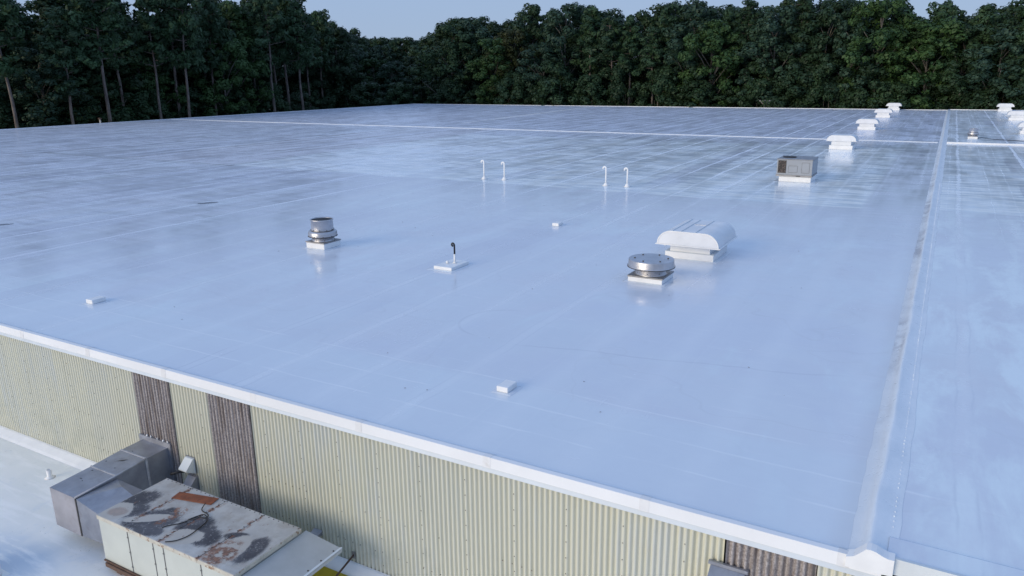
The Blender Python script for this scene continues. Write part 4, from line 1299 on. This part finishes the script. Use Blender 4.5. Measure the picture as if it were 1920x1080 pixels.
ZONE = ['far left', 'left of the capped edge pipe', 'behind the capped edge pipe',
        'where the white seam starts', 'right of the white seam start', 'left of the sky gap',
        'under the sky gap', 'behind the roof corner', 'above the left gooseneck pair', 'between the gooseneck pairs',
        'above the right gooseneck pair', 'above the largest vent hood', 'left of the light pole', 'above the grey air conditioner',
        'above the nearest row vent', 'behind the farthest hood vent', 'at the raised joint end', 'behind the adjoining roof vents']
KIND = {'pine': ('pine_tree', 'pine', 'tall pine'), 'broad': ('broadleaf_tree', 'tree', 'dense dark oak'), 'loose': ('broadleaf_tree', 'tree', 'loose grey green tree'),
        'light': ('broadleaf_tree', 'tree', 'fresh green leafy tree'), 'yellow': ('broadleaf_tree', 'tree', 'olive tinted leafy tree'), 'shrub': ('understorey_bush', 'bush', 'low dark bush')}
ROW = ['in front', 'in the second row', 'deep in the wood']
TREES = [
('pine', -122.5, 73.3, 25.7, 0.99, 3.52, 1, 0),
('pine', -122.5, 79.6, 31.4, 1.08, 2.92, 2, 0),
('pine', -127.5, 85.8, 31.0, 1.0, 3.69, 2, 0),
('pine', -124.5, 90.9, 30.3, 0.94, 3.21, 3, 0),
('pine', -126.5, 96.3, 32.3, 1.03, 4.98, 3, 0),
('pine', -122.5, 95.3, 33.2, 0.92, 1.91, 4, 0),
('pine', -125.5, 103.8, 29.5, 0.92, 5.08, 4, 0),
('pine', -124.5, 118.1, 32.8, 1.04, 0.26, 5, 0),
('pine', -126.5, 124.4, 32.2, 1.1, 6.06, 5, 0),
('pine', -123.5, 125.4, 30.9, 1.03, 3.87, 5, 0),
('pine', -124.5, 65.8, 30.6, 0.93, 0.09, 0, 0),
('loose', -127.5, 71.8, 20.0, 1.13, 0.37, 1, 0),
('light', -130.5, 92.0, 19.2, 1.05, 1.52, 3, 0),
('light', -126.5, 107.4, 24.4, 1.01, 2.91, 4, 0),
('light', -130.5, 113.8, 30.0, 1.11, 5.29, 4, 0),
('broad', -137.2, 67.2, 29.2, 1.08, 4.11, 0, 1),
('pine', -136.8, 70.7, 26.5, 0.96, 1.44, 0, 1),
('pine', -134.4, 73.2, 27.6, 1.07, 2.43, 0, 1),
('pine', -138.2, 81.1, 29.0, 1.09, 0.33, 1, 1),
('broad', -137.5, 84.0, 29.7, 1.21, 4.89, 1, 1),
('broad', -134.4, 86.5, 29.9, 1.16, 5.8, 2, 1),
('pine', -137.5, 93.3, 30.4, 1.06, 1.12, 2, 1),
('pine', -136.2, 99.0, 26.8, 1.05, 2.63, 3, 1),
('pine', -136.0, 104.0, 31.3, 1.07, 6.12, 3, 1),
('pine', -139.0, 113.3, 31.2, 0.98, 5.37, 4, 1),
('pine', -134.5, 116.4, 30.7, 0.95, 4.85, 4, 1),
('pine', -135.5, 123.2, 31.2, 0.94, 4.0, 5, 1),
('pine', -135.8, 129.9, 33.4, 1.09, 3.04, 5, 1),
('pine', -138.3, 142.9, 29.5, 0.96, 1.43, 5, 1),
('broad', -150.4, 73.9, 25.6, 1.21, 3.48, 0, 2),
('broad', -148.3, 76.3, 25.0, 1.08, 0.3, 0, 2),
('broad', -149.1, 78.3, 25.6, 1.24, 2.46, 0, 2),
('broad', -151.4, 83.9, 25.5, 1.18, 5.84, 0, 2),
('broad', -146.8, 86.4, 25.4, 1.22, 3.87, 1, 2),
('broad', -147.3, 87.7, 24.5, 1.24, 0.43, 1, 2),
('broad', -147.5, 92.6, 26.9, 1.13, 3.33, 2, 2),
('broad', -146.6, 97.9, 26.9, 1.17, 2.08, 2, 2),
('broad', -149.1, 103.1, 25.2, 1.2, 5.8, 2, 2),
('broad', -148.1, 105.8, 27.0, 1.07, 3.76, 3, 2),
('broad', -146.4, 107.6, 27.0, 1.09, 0.45, 3, 2),
('broad', -148.2, 115.2, 28.2, 1.28, 4.63, 4, 2),
('broad', -151.8, 121.8, 27.9, 1.08, 2.97, 4, 2),
('broad', -151.1, 126.4, 26.4, 1.07, 3.14, 4, 2),
('broad', -150.0, 130.7, 28.2, 1.06, 0.45, 5, 2),
('broad', -146.7, 134.0, 28.6, 1.16, 2.07, 5, 2),
('broad', -150.2, 148.1, 28.9, 1.17, 3.4, 5, 2),
('broad', -149.1, 151.4, 29.5, 1.08, 0.14, 5, 2),
('broad', -146.7, 158.7, 25.1, 1.22, 3.05, 6, 2),
('broad', -188.6, 198.4, 35.8, 1.04, 3.84, 6, 1),
('broad', -178.9, 196.1, 32.5, 1.09, 5.84, 6, 1),
('broad', -174.3, 199.5, 30.1, 1.1, 1.57, 6, 1),
('broad', -171.6, 205.8, 27.1, 1.18, 1.26, 6, 1),
('broad', -161.5, 202.1, 26.9, 1.22, 1.32, 7, 1),
('broad', -155.3, 204.7, 26.8, 1.21, 0.25, 7, 1),
('broad', -148.8, 207.6, 26.3, 1.19, 0.71, 7, 1),
('broad', -148.9, 218.4, 30.4, 1.2, 2.4, 8, 1),
('pine', -140.3, 149.5, 30.4, 0.9, 4.22, 6, 0),
('broad', -143.9, 159.8, 27.4, 1.11, 5.29, 6, 0),
('loose', -147.3, 170.1, 23.9, 1.03, 2.01, 6, 0),
('light', -141.1, 171.4, 19.8, 1.07, 1.75, 7, 0),
('loose', -133.4, 169.9, 18.9, 1.03, 4.26, 7, 0),
('broad', -135.9, 183.0, 20.4, 1.02, 2.22, 7, 0),
('light', -129.6, 183.9, 20.8, 1.04, 3.54, 7, 0),
('loose', -166.9, 175.1, 32.7, 1.13, 1.49, 6, 1),
('broad', -161.4, 174.3, 30.2, 1.15, 4.11, 6, 1),
('loose', -163.3, 187.4, 27.6, 1.06, 1.12, 6, 1),
('broad', -157.4, 184.7, 26.2, 1.07, 2.17, 6, 1),
('loose', -152.0, 189.9, 24.2, 1.13, 5.69, 7, 1),
('pine', -152.4, 195.9, 25.3, 0.94, 3.93, 7, 1),
('broad', -141.9, 195.4, 24.2, 1.15, 1.29, 7, 1),
('broad', -141.1, 202.5, 26.6, 1.21, 6.16, 7, 1),
('broad', -133.9, 203.3, 30.2, 1.17, 0.1, 8, 1),
('broad', -111.9, 166.5, 27.7, 1.18, 0.23, 8, 0),
('loose', -108.0, 170.5, 28.9, 1.08, 2.65, 8, 0),
('light', -98.7, 165.5, 23.7, 1.07, 5.78, 8, 0),
('yellow', -94.2, 167.5, 26.1, 1.04, 5.45, 9, 0),
('pine', -90.5, 172.5, 31.0, 0.99, 0.22, 9, 0),
('loose', -83.9, 164.5, 22.3, 1.13, 4.31, 9, 0),
('loose', -80.3, 168.5, 30.7, 1.21, 2.96, 9, 0),
('pine', -73.5, 166.5, 29.5, 1.1, 5.66, 10, 0),
('pine', -66.7, 164.5, 27.1, 1.0, 4.26, 10, 0),
('pine', -62.7, 164.5, 26.8, 0.99, 5.53, 10, 0),
('pine', -57.4, 164.5, 24.5, 1.02, 4.33, 11, 0),
('pine', -55.8, 167.5, 28.3, 1.05, 2.76, 11, 0),
('loose', -50.3, 168.5, 30.2, 1.13, 5.22, 11, 0),
('light', -44.8, 165.5, 25.7, 1.13, 1.03, 12, 0),
('pine', -43.0, 170.5, 27.3, 1.0, 5.7, 12, 0),
('pine', -38.2, 168.5, 29.4, 0.95, 4.22, 12, 0),
('loose', -32.4, 166.5, 27.6, 1.22, 5.46, 13, 0),
('pine', -27.4, 167.5, 29.5, 1.02, 1.91, 14, 0),
('broad', -22.9, 168.5, 28.4, 1.1, 3.42, 14, 0),
('loose', -18.1, 165.5, 24.8, 1.07, 3.13, 14, 0),
('light', -13.6, 165.5, 28.2, 1.1, 0.72, 15, 0),
('pine', -10.8, 170.5, 28.1, 0.9, 2.37, 15, 0),
('pine', -7.8, 167.5, 23.6, 1.01, 0.28, 15, 0),
('light', -4.3, 165.5, 24.2, 1.21, 3.42, 16, 0),
('pine', -2.5, 170.5, 26.6, 1.1, 0.77, 16, 0),
('broad', 0.8, 166.5, 22.7, 1.08, 1.05, 16, 0),
('pine', 3.8, 167.5, 26.1, 1.09, 2.88, 17, 0),
('loose', 6.5, 165.5, 23.0, 1.21, 5.03, 17, 0),
('pine', 8.1, 169.5, 27.4, 0.98, 1.55, 17, 0),
('pine', 11.1, 165.5, 26.4, 1.0, 2.13, 17, 0),
('pine', 14.4, 167.5, 27.2, 1.08, 5.88, 17, 0),
('broad', -118.8, 181.1, 29.7, 1.21, 5.81, 8, 1),
('broad', -114.9, 182.7, 30.4, 1.1, 0.07, 8, 1),
('broad', -105.5, 182.3, 28.8, 1.09, 4.59, 8, 1),
('loose', -97.4, 181.1, 30.9, 1.17, 5.52, 9, 1),
('pine', -90.5, 181.8, 30.9, 1.01, 5.42, 9, 1),
('broad', -79.7, 179.3, 30.7, 1.21, 5.38, 10, 1),
('loose', -75.1, 182.4, 30.4, 1.08, 1.98, 10, 1),
('broad', -64.3, 179.3, 28.9, 1.09, 1.5, 11, 1),
('broad', -58.5, 179.6, 30.5, 1.28, 3.41, 11, 1),
('pine', -52.1, 179.2, 30.0, 0.9, 1.26, 11, 1),
('loose', -47.1, 183.5, 30.0, 1.12, 4.76, 12, 1),
('broad', -41.3, 182.1, 29.4, 1.18, 0.15, 12, 1),
('pine', -34.5, 181.7, 30.3, 0.94, 0.72, 13, 1),
('loose', -30.3, 178.9, 29.3, 1.03, 0.39, 13, 1),
('broad', -22.7, 180.8, 29.7, 1.17, 3.24, 14, 1),
('broad', -19.1, 181.6, 28.0, 1.07, 1.26, 14, 1),
('loose', -13.8, 180.2, 29.0, 1.05, 1.04, 15, 1),
('broad', -8.5, 178.1, 25.7, 1.23, 5.41, 15, 1),
('pine', -3.4, 180.4, 27.4, 1.02, 2.14, 16, 1),
('broad', 1.6, 179.7, 25.4, 1.25, 5.12, 16, 1),
('pine', 5.3, 183.4, 26.4, 1.05, 4.81, 17, 1),
('broad', 9.8, 182.3, 27.2, 1.13, 0.63, 17, 1),
('pine', 15.4, 183.9, 28.5, 0.95, 6.04, 17, 1),
('loose', 17.8, 179.3, 27.2, 1.13, 2.45, 17, 1),
('broad', -128.0, 195.9, 26.3, 1.24, 6.15, 8, 2),
('broad', -121.4, 195.7, 26.6, 1.12, 2.52, 8, 2),
('broad', -108.8, 193.2, 28.9, 1.09, 1.58, 9, 2),
('broad', -95.4, 195.3, 29.7, 1.29, 3.57, 9, 2),
('broad', -85.3, 195.8, 29.2, 1.08, 3.75, 10, 2),
('broad', -75.4, 192.3, 28.0, 1.1, 2.96, 10, 2),
('broad', -69.8, 195.0, 28.1, 1.08, 5.94, 11, 2),
('broad', -60.0, 195.2, 29.0, 1.15, 1.79, 11, 2),
('broad', -50.8, 195.4, 28.8, 1.23, 1.86, 12, 2),
('broad', -44.6, 193.5, 29.2, 1.1, 4.74, 12, 2),
('broad', -36.3, 197.4, 28.5, 1.07, 6.21, 13, 2),
('broad', -26.3, 192.4, 27.2, 1.16, 3.0, 14, 2),
('broad', -19.3, 193.5, 26.0, 1.28, 4.54, 15, 2),
('broad', -14.3, 197.9, 26.9, 1.2, 0.72, 15, 2),
('broad', -7.0, 194.7, 25.1, 1.07, 3.32, 16, 2),
('broad', -2.1, 194.7, 25.1, 1.17, 1.65, 16, 2),
('broad', 5.3, 194.5, 24.7, 1.19, 6.27, 17, 2),
('broad', 12.4, 196.4, 27.3, 1.09, 5.61, 17, 2),
('broad', 17.6, 195.7, 26.8, 1.13, 4.3, 17, 2),
('shrub', -110.3, 163.3, 13.8, 1.05, 1.19, 8, 0),
('shrub', -101.8, 164.4, 11.5, 1.08, 0.25, 8, 0),
('shrub', -91.4, 162.3, 15.3, 1.02, 0.64, 9, 0),
('shrub', -80.1, 161.7, 17.6, 1.04, 3.46, 9, 0),
('shrub', -71.5, 162.6, 14.7, 0.94, 2.16, 10, 0),
('shrub', -63.2, 164.0, 17.4, 0.92, 5.08, 10, 0),
('shrub', -55.4, 163.8, 16.4, 0.98, 1.62, 11, 0),
('shrub', -46.9, 162.6, 13.3, 1.1, 2.04, 11, 0),
('shrub', -40.5, 163.7, 11.5, 0.99, 2.32, 12, 0),
('shrub', -34.6, 164.1, 16.9, 0.92, 3.54, 13, 0),
('shrub', -26.8, 163.6, 15.4, 1.06, 0.48, 13, 0),
('shrub', -20.9, 163.5, 16.7, 0.96, 4.55, 14, 0),
('shrub', -13.5, 162.3, 16.2, 0.97, 4.56, 15, 0),
('shrub', -8.2, 161.9, 12.8, 1.01, 5.77, 15, 0),
('shrub', -1.3, 164.2, 14.3, 1.06, 1.91, 16, 0),
('shrub', 2.9, 162.7, 11.4, 1.08, 1.56, 16, 0),
('shrub', 8.3, 162.6, 14.6, 0.98, 2.43, 17, 0),
('shrub', 13.2, 163.2, 12.2, 1.01, 5.25, 17, 0),
('shrub', -142.3, 144.4, 13.4, 1.08, 1.77, 5, 0),
('shrub', -141.6, 149.8, 14.4, 1.01, 6.07, 6, 0),
('shrub', -137.5, 157.5, 16.9, 1.01, 4.95, 6, 0),
('shrub', -129.5, 154.8, 13.3, 1.08, 0.53, 6, 0),
('shrub', -123.7, 160.3, 13.2, 1.03, 1.54, 7, 0),
('shrub', -123.5, 168.2, 14.3, 1.05, 2.48, 7, 0),
('shrub', -119.0, 173.8, 13.4, 1.0, 3.37, 8, 0),
('shrub', -130.8, 65.2, 11.9, 0.98, 5.19, 0, 1),
('shrub', -131.4, 71.4, 12.1, 1.07, 5.58, 0, 1),
('shrub', -130.6, 78.0, 12.9, 1.04, 5.04, 1, 1),
('shrub', -129.7, 83.3, 14.1, 1.05, 6.22, 2, 1),
('shrub', -128.7, 90.2, 13.8, 0.98, 1.83, 2, 1),
('shrub', -128.2, 99.9, 13.2, 0.92, 4.07, 4, 1),
('shrub', -128.7, 109.1, 14.1, 0.99, 3.67, 4, 1),
('shrub', -128.1, 119.6, 13.8, 0.94, 1.37, 5, 1),
('shrub', -130.9, 131.4, 11.3, 0.94, 1.16, 5, 1)
]
count = {}
for k, (kind, x, y, h, w, rz, zone, row) in enumerate(TREES):
    nm, cat, lab = KIND[kind]
    cm, tm = protos[kind][k % len(protos[kind])]
    label = f'{lab} {ROW[row]}, {ZONE[zone]}'
    root = empty(nm, (x, y, 0), label, cat, None, rz)
    s = h / 30.0
    wd = w * (0.55 + 0.45 * s) if kind != 'shrub' else w * 0.62
    root.scale = (wd, wd, s if kind != 'shrub' else h / 28.0)
    for n2, me in (('trunk', tm), ('crown', cm)):
        ob = bpy.data.objects.new(n2, me)
        col.objects.link(ob)
        ob.parent = root
    count.setdefault(label, []).append(root)
for label, rs in count.items():
    if len(rs) > 1:
        for r in rs: r['group'] = label

# the dark mass of the wood behind the first rows
rng = np.random.default_rng(77)
pts = []
for k in range(1100):
    if rng.random() < 0.5: c = (rng.uniform(-178, -152), rng.uniform(30, 262), rng.uniform(0, 21))
    else: c = (rng.uniform(-178, 60), rng.uniform(200, 226) + (40 if False else 0), rng.uniform(0, 15))
    pts.append((c, rng.uniform(2.0, 3.6), 0.9))
for k in range(420):
    a = rng.uniform(-0.72, -0.40)
    d = rng.uniform(285, 310)
    pts.append(((d * math.sin(a), d * math.cos(a), rng.uniform(0, 21)), rng.uniform(2.4, 3.8), 0.9))
C, N = crown_from_clumps(rng, pts, 7, 0.2)
ob = bpy.data.objects.new('woods', leaf_mesh('woods', C, N, 1.2, LEAF['shrub'], rng, 1.4))
col.objects.link(ob)
tag(ob, kind='stuff')
# short undergrowth along the edges of the wood
pts = []
for k in range(500):
    if rng.random() < 0.45: c = (rng.uniform(-150, -121), rng.uniform(40, 210), rng.uniform(0.3, 2.2))
    else: c = (rng.uniform(-150, 40), rng.uniform(161, 200), rng.uniform(0.3, 2.2))
    pts.append((c, rng.uniform(1.0, 2.0), 0.8))
C, N = crown_from_clumps(rng, pts, 14, 0.4)
ob = bpy.data.objects.new('undergrowth', leaf_mesh('undergrowth', C, N, 0.6, LEAF['shrub'], rng, 1.4))
col.objects.link(ob)
tag(ob, kind='stuff')
